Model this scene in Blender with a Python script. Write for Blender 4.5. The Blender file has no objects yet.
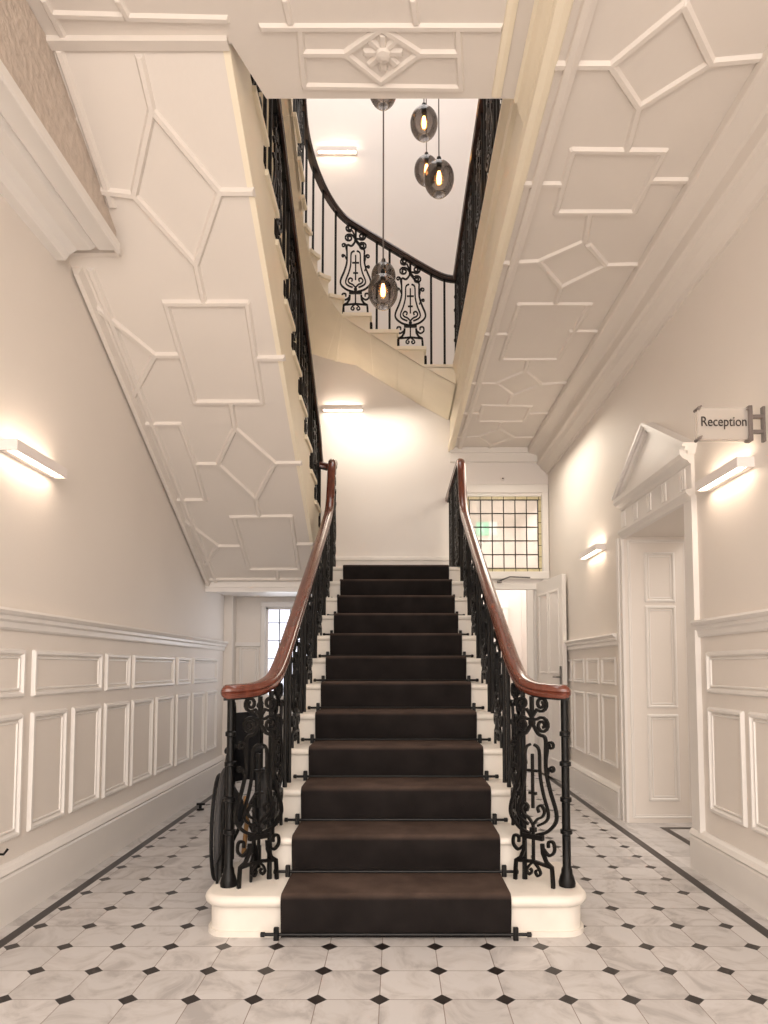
import bpy, bmesh, math, random
from mathutils import Vector, Matrix
random.seed(7)
S = bpy.context.scene
C = S.collection
PI = math.pi

# ------------------------------------------------------------------ materials
def new_mat(name):
    m = bpy.data.materials.new(name); m.use_nodes = True
    nt = m.node_tree; b = nt.nodes['Principled BSDF']
    return m, nt, b
def lin(c):
    return tuple(((v/255)/12.92 if v/255 <= .04045 else (((v/255)+.055)/1.055)**2.4) for v in c) + (1,)
def paint(name, rgb, rough=.55, var=.03, scale=3.0, bump=.02, bscale=60, spec=.4):
    m, nt, b = new_mat(name)
    tc = nt.nodes.new('ShaderNodeTexCoord')
    n = nt.nodes.new('ShaderNodeTexNoise'); n.inputs['Scale'].default_value = scale; n.inputs['Detail'].default_value = 4
    nt.links.new(tc.outputs['Object'], n.inputs['Vector'])
    r = nt.nodes.new('ShaderNodeValToRGB')
    c = lin(rgb)
    r.color_ramp.elements[0].color = tuple(max(0, v*(1-var*2)) for v in c[:3]) + (1,)
    r.color_ramp.elements[1].color = tuple(min(1, v*(1+var)) for v in c[:3]) + (1,)
    r.color_ramp.elements[0].position = .3; r.color_ramp.elements[1].position = .7
    nt.links.new(n.outputs['Fac'], r.inputs['Fac']); nt.links.new(r.outputs['Color'], b.inputs['Base Color'])
    b.inputs['Roughness'].default_value = rough
    b.inputs['Specular IOR Level'].default_value = spec
    if bump:
        n2 = nt.nodes.new('ShaderNodeTexNoise'); n2.inputs['Scale'].default_value = bscale; n2.inputs['Detail'].default_value = 3
        nt.links.new(tc.outputs['Object'], n2.inputs['Vector'])
        bp = nt.nodes.new('ShaderNodeBump'); bp.inputs['Strength'].default_value = bump; bp.inputs['Distance'].default_value = .02
        nt.links.new(n2.outputs['Fac'], bp.inputs['Height']); nt.links.new(bp.outputs['Normal'], b.inputs['Normal'])
    return m
M = {}
M['wall'] = paint('wall_paint', (234, 226, 218), .6, .012, 1.5, .03, 80)
M['well'] = paint('well_paint', (236, 230, 226), .6, .01, 1.5, .02, 80)
M['ceil'] = paint('ceiling_paint', (230, 222, 214), .6, .015, 1.2, .04, 30)
M['trim'] = paint('white_gloss', (236, 231, 226), .35, .012, 3, .02, 20, .5)
M['step'] = paint('step_paint', (236, 229, 219), .32, .03, 9, .05, 14, .5)
M['string'] = paint('cream_string', (247, 236, 214), .5, .02, 3, .02, 30)
M['rough'] = paint('stippled_plaster', (206, 192, 180), .8, .05, 22, .7, 26)
M['iron'] = paint('black_iron', (9, 8, 8), .42, .2, 12, .12, 60, .3)
M['tyre'] = paint('grey_tyre', (64, 63, 64), .6, .08, 20, .05, 50)
M['rubber'] = paint('black_rubber', (20, 20, 22), .7, .1, 20, .05, 50)
M['cloth'] = paint('black_nylon', (22, 22, 25), .8, .15, 30, .3, 200)
M['steel'] = paint('brushed_steel', (120, 118, 116), .35, .1, 40, 0); M['steel'].node_tree.nodes['Principled BSDF'].inputs['Metallic'].default_value = .8
M['grey'] = paint('grey_aluminium', (118, 108, 103), .4, .05, 30, 0)
M['letter'] = paint('dark_lettering', (50, 44, 42), .6, .02, 10, 0)
M['cable'] = paint('grey_flex', (120, 112, 108), .5, .05, 20, 0)
M['lightbody'] = paint('light_housing', (238, 230, 226), .45, .01, 5, 0)
M['lead'] = paint('lead_came', (52, 46, 40), .5, .1, 40, .1, 60)
M['amber'] = paint('amber_glass', (222, 210, 170), .3, .08, 25, 0)
M['tan'] = paint('tan_leather', (150, 112, 70), .6, .1, 20, .1, 60)
M['green'] = paint('exit_green', (30, 170, 120), .4, .02, 10, 0)
M['white'] = paint('plain_white', (245, 245, 242), .4, .01, 10, 0)

def emis(name, rgb, s, mixcol=None):
    m, nt, b = new_mat(name)
    n = nt.nodes.new('ShaderNodeTexNoise'); n.inputs['Scale'].default_value = 8
    mx = nt.nodes.new('ShaderNodeMixRGB'); mx.inputs[0].default_value = .04
    mx.inputs[1].default_value = lin(rgb); nt.links.new(n.outputs['Color'], mx.inputs[2])
    b.inputs['Base Color'].default_value = lin(rgb)
    nt.links.new(mx.outputs[0], b.inputs['Emission Color']); b.inputs['Emission Strength'].default_value = s
    return m
M['led'] = emis('led_diffuser', (255, 234, 210), 13)
M['led_up'] = emis('led_diffuser_up', (255, 234, 210), 13)
M['ledcool'] = emis('led_diffuser_cool', (255, 238, 222), 15)
M['filament'] = emis('lamp_filament', (255, 190, 110), 22)
M['exitglow'] = emis('exit_glow', (60, 225, 170), 1.3)
M['exitwhite'] = emis('exit_white', (240, 255, 250), 1.6)
M['sky'] = emis('window_daylight', (226, 230, 245), 1.15)
M['pane'] = emis('leaded_pane', (240, 232, 226), .5)

def carpet():
    m, nt, b = new_mat('brown_carpet')
    tc = nt.nodes.new('ShaderNodeTexCoord')
    n = nt.nodes.new('ShaderNodeTexNoise'); n.inputs['Scale'].default_value = 260; n.inputs['Detail'].default_value = 2
    n2 = nt.nodes.new('ShaderNodeTexNoise'); n2.inputs['Scale'].default_value = 7; n2.inputs['Detail'].default_value = 6
    for q in (n, n2): nt.links.new(tc.outputs['Object'], q.inputs['Vector'])
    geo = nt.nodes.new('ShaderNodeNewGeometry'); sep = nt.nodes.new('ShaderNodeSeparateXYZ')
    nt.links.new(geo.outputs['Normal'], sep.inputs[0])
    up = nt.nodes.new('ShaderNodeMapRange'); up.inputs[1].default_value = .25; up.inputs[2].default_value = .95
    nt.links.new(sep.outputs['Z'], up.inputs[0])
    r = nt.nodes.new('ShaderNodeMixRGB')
    r.inputs[1].default_value = lin((36, 32, 31)); r.inputs[2].default_value = lin((80, 66, 59))  # upward faces coloured lighter: light on the treads is painted in
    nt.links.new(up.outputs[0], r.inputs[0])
    mr = nt.nodes.new('ShaderNodeMapRange'); mr.inputs[1].default_value = .3; mr.inputs[2].default_value = .7; mr.inputs[3].default_value = .72; mr.inputs[4].default_value = 1.2
    nt.links.new(n2.outputs['Fac'], mr.inputs[0])
    mu = nt.nodes.new('ShaderNodeMixRGB'); mu.blend_type = 'MULTIPLY'; mu.inputs[0].default_value = 1
    nt.links.new(r.outputs[0], mu.inputs[1]); nt.links.new(mr.outputs[0], mu.inputs[2])
    nt.links.new(mu.outputs[0], b.inputs['Base Color'])
    b.inputs['Roughness'].default_value = .95; b.inputs['Specular IOR Level'].default_value = .1
    bp = nt.nodes.new('ShaderNodeBump'); bp.inputs['Strength'].default_value = .5; bp.inputs['Distance'].default_value = .004
    nt.links.new(n.outputs['Fac'], bp.inputs['Height']); nt.links.new(bp.outputs['Normal'], b.inputs['Normal'])
    return m
M['carpet'] = carpet()

def wood(name, c1, c2, rough=.22):
    m, nt, b = new_mat(name)
    tc = nt.nodes.new('ShaderNodeTexCoord'); mp = nt.nodes.new('ShaderNodeMapping')
    mp.inputs['Scale'].default_value = (14, 1.2, 5)
    n = nt.nodes.new('ShaderNodeTexNoise'); n.inputs['Scale'].default_value = 3; n.inputs['Detail'].default_value = 6
    nt.links.new(tc.outputs['Object'], mp.inputs[0]); nt.links.new(mp.outputs[0], n.inputs['Vector'])
    r = nt.nodes.new('ShaderNodeValToRGB')
    r.color_ramp.elements[0].color = lin(c1); r.color_ramp.elements[1].color = lin(c2)
    r.color_ramp.elements[0].position = .3; r.color_ramp.elements[1].position = .7
    nt.links.new(n.outputs['Fac'], r.inputs[0]); nt.links.new(r.outputs[0], b.inputs['Base Color'])
    b.inputs['Roughness'].default_value = rough
    b.inputs['Coat Weight'].default_value = .4; b.inputs['Coat Roughness'].default_value = .15
    return m
M['mahogany'] = wood('red_mahogany', (88, 42, 30), (112, 58, 42))
M['shaded_wood'] = wood('shaded_mahogany', (34, 18, 14), (60, 34, 27), .3)  # mahogany again, darkened in colour to stand in for shade on upper rails

def floor_mat():
    m, nt, b = new_mat('marble_octagon_tiles')
    N = nt.nodes.new; L = nt.links.new
    def math_(op, a, c=None, d=None):
        q = N('ShaderNodeMath'); q.operation = op
        for i, v in enumerate((a, c, d)):
            if v is None: continue
            if isinstance(v, (int, float)): q.inputs[i].default_value = v
            else: L(v, q.inputs[i])
        return q.outputs[0]
    tc = N('ShaderNodeTexCoord'); sp = N('ShaderNodeSeparateXYZ'); L(tc.outputs['Object'], sp.inputs[0])
    x, y = sp.outputs['X'], sp.outputs['Y']
    T = .2187
    u = math_('DIVIDE', math_('ADD', x, .057), T); v = math_('DIVIDE', math_('SUBTRACT', y, 2.369), T)
    du = math_('ABSOLUTE', math_('SUBTRACT', u, math_('ROUND', u))); dv = math_('ABSOLUTE', math_('SUBTRACT', v, math_('ROUND', v)))
    dot = math_('LESS_THAN', math_('ADD', du, dv), .165)
    grout = math_('LESS_THAN', math_('MINIMUM', du, dv), .0075)
    inl = math_('GREATER_THAN', x, -1.65); inr = math_('LESS_THAN', x, 1.61)
    field = math_('MULTIPLY', inl, inr)
    dot = math_('MULTIPLY', dot, field)
    bl = math_('COMPARE', x, -1.650, .025); br = math_('COMPARE', x, 1.610, .027)
    # border in the doorway floor
    dx = math_('COMPARE', x, 1.93, .025); inY = math_('COMPARE', y, 4.44, .42)
    b3 = math_('MULTIPLY', dx, inY)
    dy = math_('COMPARE', y, 4.83, .03); b4 = math_('MULTIPLY', dy, math_('GREATER_THAN', x, 1.905))
    dy2 = math_('COMPARE', y, 4.05, .03); b5 = math_('MULTIPLY', dy2, math_('GREATER_THAN', x, 1.905))
    dd = math_('MULTIPLY', math_('LESS_THAN', math_('ADD', du, dv), .165), math_('MULTIPLY', math_('GREATER_THAN', x, 1.96), math_('COMPARE', y, 4.44, .38)))
    dark = dot
    for q in (bl, br, b3, b4, b5, dd): dark = math_('MAXIMUM', dark, q)
    # edge strip grout
    v2 = math_('MULTIPLY', v, .5); dv2 = math_('ABSOLUTE', math_('SUBTRACT', v2, math_('ROUND', v2)))
    g2 = math_('MULTIPLY', math_('LESS_THAN', dv2, .004), math_('SUBTRACT', 1, field))
    g = math_('MAXIMUM', math_('MULTIPLY', grout, field), g2)
    # marble
    cell = N('ShaderNodeCombineXYZ'); L(math_('FLOOR', u), cell.inputs[0]); L(math_('FLOOR', v), cell.inputs[1])
    wn = N('ShaderNodeTexWhiteNoise'); wn.noise_dimensions = '3D'; L(cell.outputs[0], wn.inputs['Vector'])
    add = N('ShaderNodeVectorMath'); add.operation = 'MULTIPLY_ADD'; L(wn.outputs['Color'], add.inputs[0]); add.inputs[1].default_value = (5, 5, 5); L(tc.outputs['Object'], add.inputs[2])
    nz = N('ShaderNodeTexNoise'); nz.inputs['Scale'].default_value = 4.5; nz.inputs['Detail'].default_value = 9; nz.inputs['Roughness'].default_value = .62; nz.inputs['Distortion'].default_value = 1.4
    L(add.outputs[0], nz.inputs['Vector'])
    rp = N('ShaderNodeValToRGB'); e = rp.color_ramp.elements
    e[0].position = .36; e[0].color = lin((178, 173, 171)); e[1].position = .55; e[1].color = lin((206, 202, 200))
    e2 = rp.color_ramp.elements.new(.46); e2.color = lin((198, 193, 190))
    L(nz.outputs['Fac'], rp.inputs[0])
    vr = N('ShaderNodeMapRange'); vr.inputs[3].default_value = .9; vr.inputs[4].default_value = 1.03; L(wn.outputs['Value'], vr.inputs[0])
    mu = N('ShaderNodeMixRGB'); mu.blend_type = 'MULTIPLY'; mu.inputs[0].default_value = 1; L(rp.outputs[0], mu.inputs[1]); L(vr.outputs[0], mu.inputs[2])
    mg = N('ShaderNodeMixRGB'); L(g, mg.inputs[0]); L(mu.outputs[0], mg.inputs[1]); mg.inputs[2].default_value = lin((136, 124, 116))
    md = N('ShaderNodeMixRGB'); L(dark, md.inputs[0]); L(mg.outputs[0], md.inputs[1]); md.inputs[2].default_value = lin((40, 34, 32))
    L(md.outputs[0], b.inputs['Base Color'])
    b.inputs['Roughness'].default_value = .3; b.inputs['Specular IOR Level'].default_value = .35
    bp = N('ShaderNodeBump'); bp.inputs['Strength'].default_value = .15; bp.inputs['Distance'].default_value = .01; bp.invert = True
    L(g, bp.inputs['Height']); L(bp.outputs['Normal'], b.inputs['Normal'])
    return m
M['floor'] = floor_mat()

def smoke_glass():
    m, nt, b = new_mat('smoked_glass'); nt.nodes.remove(b)
    out = nt.nodes['Material Output']; N = nt.nodes.new
    tc = N('ShaderNodeTexCoord'); sp = N('ShaderNodeSeparateXYZ'); nt.links.new(tc.outputs['Object'], sp.inputs[0])
    n = N('ShaderNodeTexNoise'); n.inputs['Scale'].default_value = 9; nt.links.new(tc.outputs['Object'], n.inputs['Vector'])
    mr = N('ShaderNodeMapRange'); mr.inputs[1].default_value = -.12; mr.inputs[2].default_value = .14
    nt.links.new(sp.outputs['Z'], mr.inputs[0])
    r = N('ShaderNodeValToRGB'); r.color_ramp.elements[0].color = (.62, .59, .57, 1); r.color_ramp.elements[1].color = (.36, .33, .32, 1)
    nt.links.new(mr.outputs[0], r.inputs[0])
    t = N('ShaderNodeBsdfTransparent'); nt.links.new(r.outputs[0], t.inputs[0])
    g = N('ShaderNodeBsdfGlossy'); g.inputs['Roughness'].default_value = .06; g.inputs['Color'].default_value = (.8, .8, .8, 1)
    lw = N('ShaderNodeLayerWeight'); lw.inputs['Blend'].default_value = .35
    ad = N('ShaderNodeMath'); ad.operation = 'MULTIPLY_ADD'; nt.links.new(n.outputs['Fac'], ad.inputs[0]); ad.inputs[1].default_value = .06
    mf = N('ShaderNodeMath'); mf.operation = 'MULTIPLY'; nt.links.new(lw.outputs['Fresnel'], mf.inputs[0]); mf.inputs[1].default_value = .75
    nt.links.new(mf.outputs[0], ad.inputs[2])
    mx = N('ShaderNodeMixShader'); nt.links.new(ad.outputs[0], mx.inputs[0]); nt.links.new(t.outputs[0], mx.inputs[1]); nt.links.new(g.outputs[0], mx.inputs[2])
    nt.links.new(mx.outputs[0], out.inputs['Surface'])
    return m
M['smoke'] = smoke_glass()
def clear(name, col, gl):
    m, nt, b = new_mat(name); nt.nodes.remove(b); out = nt.nodes['Material Output']; N = nt.nodes.new
    n = N('ShaderNodeTexNoise'); n.inputs['Scale'].default_value = 5
    cm = N('ShaderNodeMixRGB'); cm.inputs[0].default_value = .03; cm.inputs[1].default_value = col; nt.links.new(n.outputs['Color'], cm.inputs[2])
    t = N('ShaderNodeBsdfTransparent'); nt.links.new(cm.outputs[0], t.inputs[0])
    g = N('ShaderNodeBsdfPrincipled'); g.inputs['Base Color'].default_value = (.82, .78, .74, 1); g.inputs['Roughness'].default_value = .35
    mx = N('ShaderNodeMixShader'); mx.inputs[0].default_value = gl
    nt.links.new(t.outputs[0], mx.inputs[1]); nt.links.new(g.outputs[0], mx.inputs[2]); nt.links.new(mx.outputs[0], out.inputs['Surface'])
    return m
M['acrylic'] = clear('frosted_acrylic', (.9, .87, .83, 1), .34)
M['clearglass'] = clear('leaded_clear_glass', (.96, .95, .93, 1), .45)
M['bulbglass'] = clear('bulb_glass', (.98, .92, .82, 1), .06)

# ------------------------------------------------------------------ mesh builder
class MB:
    def __init__(s): s.bm = bmesh.new()
    def face(s, pts):
        vs = [s.bm.verts.new(p) for p in pts]
        return s.bm.faces.new(vs)
    def box(s, x0, x1, y0, y1, z0, z1, bev=0, seg=2):
        vs = [s.bm.verts.new((x, y, z)) for x in (x0, x1) for y in (y0, y1) for z in (z0, z1)]
        fs = [s.bm.faces.new([vs[i] for i in f]) for f in ((0,1,3,2),(4,6,7,5),(0,4,5,1),(2,3,7,6),(0,2,6,4),(1,5,7,3))]
        if bev:
            es = list({e for f in fs for e in f.edges})
            bmesh.ops.bevel(s.bm, geom=es, offset=bev, segments=seg, affect='EDGES', profile=.5)
        return s
    def prism(s, poly, axis, a0, a1):
        """poly in the two other axes, extruded along axis from a0 to a1"""
        def P(p, a):
            if axis == 'x': return (a, p[0], p[1])
            if axis == 'y': return (p[0], a, p[1])
            return (p[0], p[1], a)
        A = [s.bm.verts.new(P(p, a0)) for p in poly]; B = [s.bm.verts.new(P(p, a1)) for p in poly]
        s.bm.faces.new(A); s.bm.faces.new(B[::-1])
        n = len(poly)
        for i in range(n): s.bm.faces.new((A[i], B[i], B[(i+1) % n], A[(i+1) % n]))
        return s
    def rings(s, rings, closed_ring=True, caps=True, loop=False):
        R = [[s.bm.verts.new(p) for p in r] for r in rings]
        n = len(R[0]); m = len(R)
        for i in range(m if loop else m-1):
            a, b = R[i], R[(i+1) % m]
            for j in range(n if closed_ring else n-1):
                s.bm.faces.new((a[j], a[(j+1) % n], b[(j+1) % n], b[j]))
        if caps and not loop and closed_ring:
            s.bm.faces.new(R[0][::-1]); s.bm.faces.new(R[-1])
        return s
    def tube(s, pts, r, n=8, loop=False):
        pts = [Vector(p) for p in pts]; out = []; m = len(pts); prev = None
        for i in range(m):
            if loop: t = pts[(i+1) % m] - pts[i-1]
            else: t = pts[min(i+1, m-1)] - pts[max(i-1, 0)]
            t.normalize()
            if prev is None:
                prev = t.orthogonal().normalized()
            nrm = (prev - t*prev.dot(t)).normalized(); prev = nrm
            bn = t.cross(nrm)
            rr = r[i] if isinstance(r, (list, tuple)) else r
            out.append([pts[i] + nrm*(math.cos(2*PI*k/n)*rr) + bn*(math.sin(2*PI*k/n)*rr) for k in range(n)])
        return s.rings(out, loop=loop)
    def ribbon(s, pts, w, d):
        """flat iron strip for curves in the local XZ plane; w in plane, d along y"""
        pts = [Vector(p) for p in pts]; out = []
        for i in range(len(pts)):
            t = pts[min(i+1, len(pts)-1)] - pts[max(i-1, 0)]; t.y = 0; t.normalize()
            nn = Vector((-t.z, 0, t.x)); p = pts[i]
            out.append([p+nn*w/2+Vector((0, d/2, 0)), p-nn*w/2+Vector((0, d/2, 0)), p-nn*w/2-Vector((0, d/2, 0)), p+nn*w/2-Vector((0, d/2, 0))])
        return s.rings(out)
    def sweep(s, pts, prof, scale=None):
        pts = [Vector(p) for p in pts]; out = []; m = len(pts)
        for i in range(m):
            t = (pts[min(i+1, m-1)] - pts[max(i-1, 0)]).normalized()
            h = Vector((t.x, t.y, 0))
            if h.length < 1e-4: h = Vector((0, 1, 0))
            side = Vector((h.y, -h.x, 0)).normalized(); up = side.cross(t).normalized()
            k = scale[i] if scale else 1
            out.append([pts[i] + side*a*k + up*b*min(k, 1.05) for a, b in prof])
        return s.rings(out)
    def lathe(s, prof, cx=0, cy=0, cz=0, n=20, caps=True):
        out = [[(cx+r*math.cos(2*PI*k/n), cy+r*math.sin(2*PI*k/n), cz+z) for k in range(n)] for r, z in prof]
        return s.rings(out, caps=caps)
    def rib(s, a, b, nrm, w=.05, h=.022, top=.45):
        """raised trapezoid moulding strip from a to b on a plane with normal nrm"""
        a, b, nrm = Vector(a), Vector(b), Vector(nrm).normalized()
        t = (b-a).normalized(); sd = nrm.cross(t).normalized()
        a = a - t*w*.35; b = b + t*w*.35; h = h*(1+random.uniform(-.06, .06)); a = a-nrm*.002; b = b-nrm*.002
        out = []
        for p, k in ((a, 1), (b, -1)):
            out.append([p-sd*w/2, p-sd*w*top/2+nrm*h+t*k*w*.25, p+sd*w*top/2+nrm*h+t*k*w*.25, p+sd*w/2])
        return s.rings(out)
    def mesh(s, name, smooth=False, ang=40):
        bmesh.ops.recalc_face_normals(s.bm, faces=s.bm.faces)
        if smooth:
            for f in s.bm.faces: f.smooth = True
            for e in s.bm.edges:
                if len(e.link_faces) == 2 and e.calc_face_angle(0) > math.radians(ang): e.smooth = False
        me = bpy.data.meshes.new(name); s.bm.to_mesh(me); s.bm.free()
        return me
    def build(s, name, mat, parent=None, smooth=False, world=True):
        me = s.mesh(name, smooth); me.materials.append(mat)
        return link(name, me, parent, world)
def link(name, me, parent=None, world=True):
    o = bpy.data.objects.new(name, me); C.objects.link(o)
    if parent is not None:
        o.parent = parent
        if world:
            p = parent; off = Vector((0, 0, 0))
            while p is not None: off += p.location; p = p.parent
            o.location = -off
    return o
def tag(o, label, cat, group=None):
    o['label'] = label; o['category'] = cat
    if group: o['group'] = group
    return o
def thing(name, label, cat, loc, group=None, rz=0):
    o = bpy.data.objects.new(name, None); C.objects.link(o); o.location = loc; o.rotation_euler = (0, 0, rz)
    o.empty_display_size = .1
    return tag(o, label, cat, group)
def struct(o):
    o['kind'] = 'structure'; return o
def smooth_path(P, n=8):
    P = [Vector(p) for p in P]; out = []
    for i in range(len(P)-1):
        a, b, c, d = P[max(i-1, 0)], P[i], P[i+1], P[min(i+2, len(P)-1)]
        for k in range(n):
            t = k/n
            out.append(.5*((2*b)+(c-a)*t+(2*a-5*b+4*c-d)*t*t+(3*b-a-3*c+d)*t**3))
    out.append(P[-1]); return out

# ------------------------------------------------------------------ key dimensions (metres; +Y into the building)
XL, XR = -1.78, 1.74          # hall walls
YB = 7.45                     # back wall
Y0 = -2.6                     # hall behind the photographer
ZC = 3.66                     # ceiling under the gallery
ZF = 4.2                      # first floor
ZL = 2.088                    # half landing
R1, G1, N1 = .174, .29, 12    # lower flight
YN1 = 2.88                    # first nosing
ZT = 9.6
DY0, DY1, DZ = 3.89, 5.0, 2.15  # reception doorway

# ------------------------------------------------------------------ shell
b = MB(); b.box(-3, 4.2, Y0, 10.2, -.12, 0); struct(b.build('floor', M['floor']))
b = MB(); b.box(XL-.25, XL, Y0, YB+.3, 0, ZT); struct(b.build('wall_left', M['wall']))
b = MB()
b.box(XR, XR+.5, Y0, DY0, 0, ZT); b.box(XR, XR+.5, DY1, YB+.2, 0, ZT); b.box(XR, XR+.5, DY0, DY1, DZ, ZT)
struct(b.build('wall_right', M['wall']))
# back wall of the stairwell, above the landing and over the corridor end
b = MB()
b.box(XL-.25, .62, YB, YB+.2, 1.9, ZT); b.box(.62, XR+.5, YB, YB+.2, 3.3, ZT)
b.box(.62, .74, YB, YB+.2, 0, 3.3); b.box(1.70, XR+.5, YB, YB+.2, 2.06, 3.3); b.box(1.52, XR+.5, YB, YB+.2, 0, 2.06)
b.box(.74, 1.70, YB, YB+.2, 3.16, 3.3); b.box(.74, 1.70, YB, YB+.2, 2.06, 2.22)
struct(b.build('wall_back', M['well']))
b = MB(); b.box(XL-.2, XR+.5, Y0-.2, Y0, 0, ZT); struct(b.build('wall_front', M['wall']))
# wall under the landing with its window opening
WY = 6.98
b = MB()
b.box(XL, -1.40, WY, WY+.15, 0, 1.9); b.box(-.72, .62, WY, WY+.15, 0, 1.9); b.box(-1.40, -.72, WY, WY+.15, 0, .85); b.box(-1.40, -.72, WY, WY+.15, 1.80, 1.9)
b.box(XL, XL+.09, WY-.16, WY, 0, 1.9)
struct(b.build('wall_rear', M['wall']))
b = MB()
b.box(.47, .62, WY, YB, 0, 1.9)
struct(b.build('wall_inner', M['wall']))
# room beyond the end door
b = MB(); b.box(.5, .62, YB+.2, 10.0, 0, 3.4); b.box(1.9, 2.0, YB+.2, 10.0, 0, 3.4); b.box(.5, 2.0, 10.0, 10.1, 0, 3.4); b.box(.5, 2.0, YB+.2, 10.1, 3.4, 3.5)
struct(b.build('wall_beyond', M['wall']))
# reception room beyond the doorway
b = MB(); b.box(4.0, 4.1, 3.0, 6.0, 0, 2.8); b.box(XR+.5, 4.1, 2.9, 3.0, 0, 2.8); b.box(XR+.5, 4.1, 6.0, 6.1, 0, 2.8); b.box(XR+.5, 4.1, 2.9, 6.1, 2.8, 2.9)
struct(b.build('wall_reception', M['wall']))

# ceilings: gallery underside, front landing underside, left strip, top of well
GX = .60
b = MB()
b.box(GX+.05, XR, Y0, YB, ZC, ZF-.03)
struct(b.build('ceiling', M['ceil']))
FL = 2.93
b = MB(); b.prism([(-.70, Y0), (.57, Y0), (.57, FL), (-.605, FL), (-.70, 2.655)], 'z', 3.80, ZF-.01)
struct(b.build('ceiling_front', M['ceil']))
b = MB(); b.box(XL, -.70, Y0, 2.66, 3.80, ZF-.01)
b.prism([(2.66, 3.80), (2.66, ZF), (3.13, ZF), (3.13, 4.1)], 'x', XL+.004, -.74)
b.box(XL+.01, -.71, 2.62, 2.667, 3.775, 3.81)
struct(b.build('ceiling_left', M['ceil']))
b = MB(); b.box(XL-.2, XR+.4, Y0, YB+.2, ZT, ZT+.1); struct(b.build('ceiling_top', M['well']))
b = MB(); b.box(XL, XR, .3, .45, ZF, ZT); struct(b.build('wall_upper', M['well']))
b = MB(); b.box(GX+.03, XR, FL-.4, YB, ZF-.03, ZF); b.box(XL, XR, Y0, FL, ZF-.01, ZF+.005); struct(b.build('floor_upper', M['step']))

# beam along the left wall (smooth mouldings under, stippled inner face)
b = MB()
bx = -1.445
b.prism([(XL, 3.28), (XL+.05, 3.28), (XL+.07, 3.31), (XL+.11, 3.335), (-1.60, 3.335), (-1.575, 3.355), (-1.555, 3.335), (-1.47, 3.335), (-1.45, 3.31), (bx-.012, 3.31), (bx, 3.325), (bx, 3.37), (bx-.03, 3.375), (bx-.03, 3.9), (XL, 3.9)], 'y', Y0, 3.34)
struct(b.build('trim_1', M['trim']))
b = MB(); b.box(bx-.032, bx-.022, Y0, 3.335, 3.36, 3.795); struct(b.build('trim_2', M['rough']))

# beam and cornice along the right wall
b = MB()
b.prism([(XR+.01, 3.36), (XR-.02, 3.36), (XR-.03, 3.385), (XR-.045, 3.40), (1.66, 3.43), (1.64, 3.465), (1.625, 3.47), (1.612, 3.485), (1.612, 3.56), (1.60, 3.575), (1.585, 3.58), (1.53, 3.595), (1.51, 3.60), (1.50, 3.615), (1.50, ZC+.01), (XR+.01, ZC+.01)], 'y', Y0, YB)
struct(b.build('trim_3', M['ceil']))
# gallery edge fascia with its mouldings
b = MB()
b.prism([(GX+.08, ZC+.02), (GX+.06, ZC-.02), (GX+.03, ZC-.035), (GX+.0, ZC-.03), (GX-.005, ZC+.03), (GX+.02, ZC+.05), (GX+.02, ZF-.2), (GX+.0, ZF-.17), (GX+.0, ZF-.10), (GX-.02, ZF-.05), (GX-.03, ZF-.03), (GX-.03, ZF-.005), (GX-.02, ZF+.002), (GX+.04, ZF+.002), (GX+.04, ZC+.02)], 'y', Y0, YB)
struct(b.build('trim_4', M['string']))
b = MB()
b.prism([(GX+.10, ZC+.01), (GX+.105, ZC-.018), (GX+.13, ZC-.025), (GX+.155, ZC-.018), (GX+.16, ZC+.01)], 'y', Y0, YB)
struct(b.build('trim_5', M['ceil']))
# cove between the front ceiling and the gallery edge
b = MB(); b.prism([(.55, 3.81), (.55, 3.792), (.565, 3.785), (.575, 3.74), (.59, 3.70), (.595, 3.667), (GX+.03, 3.66), (GX+.03, 3.9), (.55, 3.9)], 'y', Y0, FL+.01)
b.prism([(.44, 3.805), (.445, 3.79), (.465, 3.785), (.485, 3.79), (.49, 3.805)], 'y', Y0, FL-.02)
struct(b.build('trim_6', M['string']))

# ------------------------------------------------------------------ photo-measured helper: pixel -> point on a plane of the real room
F = 661.0; PX, HZ = 396.0, 668.0; PIT = math.radians(3.4); H = 1.15
cs, sn = math.cos(PIT), math.sin(PIT)
def ray(px, py):
    xx = (px-PX)/F
    # image y offset from principal point
    v = (HZ - F*math.tan(PIT) - py)/F
    return Vector((xx, cs - v*sn, sn + v*cs))
def on_z(px, py, z):
    d = ray(px, py); t = (z-H)/d.z; return Vector((0, 0, H)) + d*t
def on_plane(px, py, p0, n):
    d = ray(px, py); o = Vector((0, 0, H)); n = Vector(n); t = (Vector(p0)-o).dot(n)/d.dot(n); return o + d*t

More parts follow.
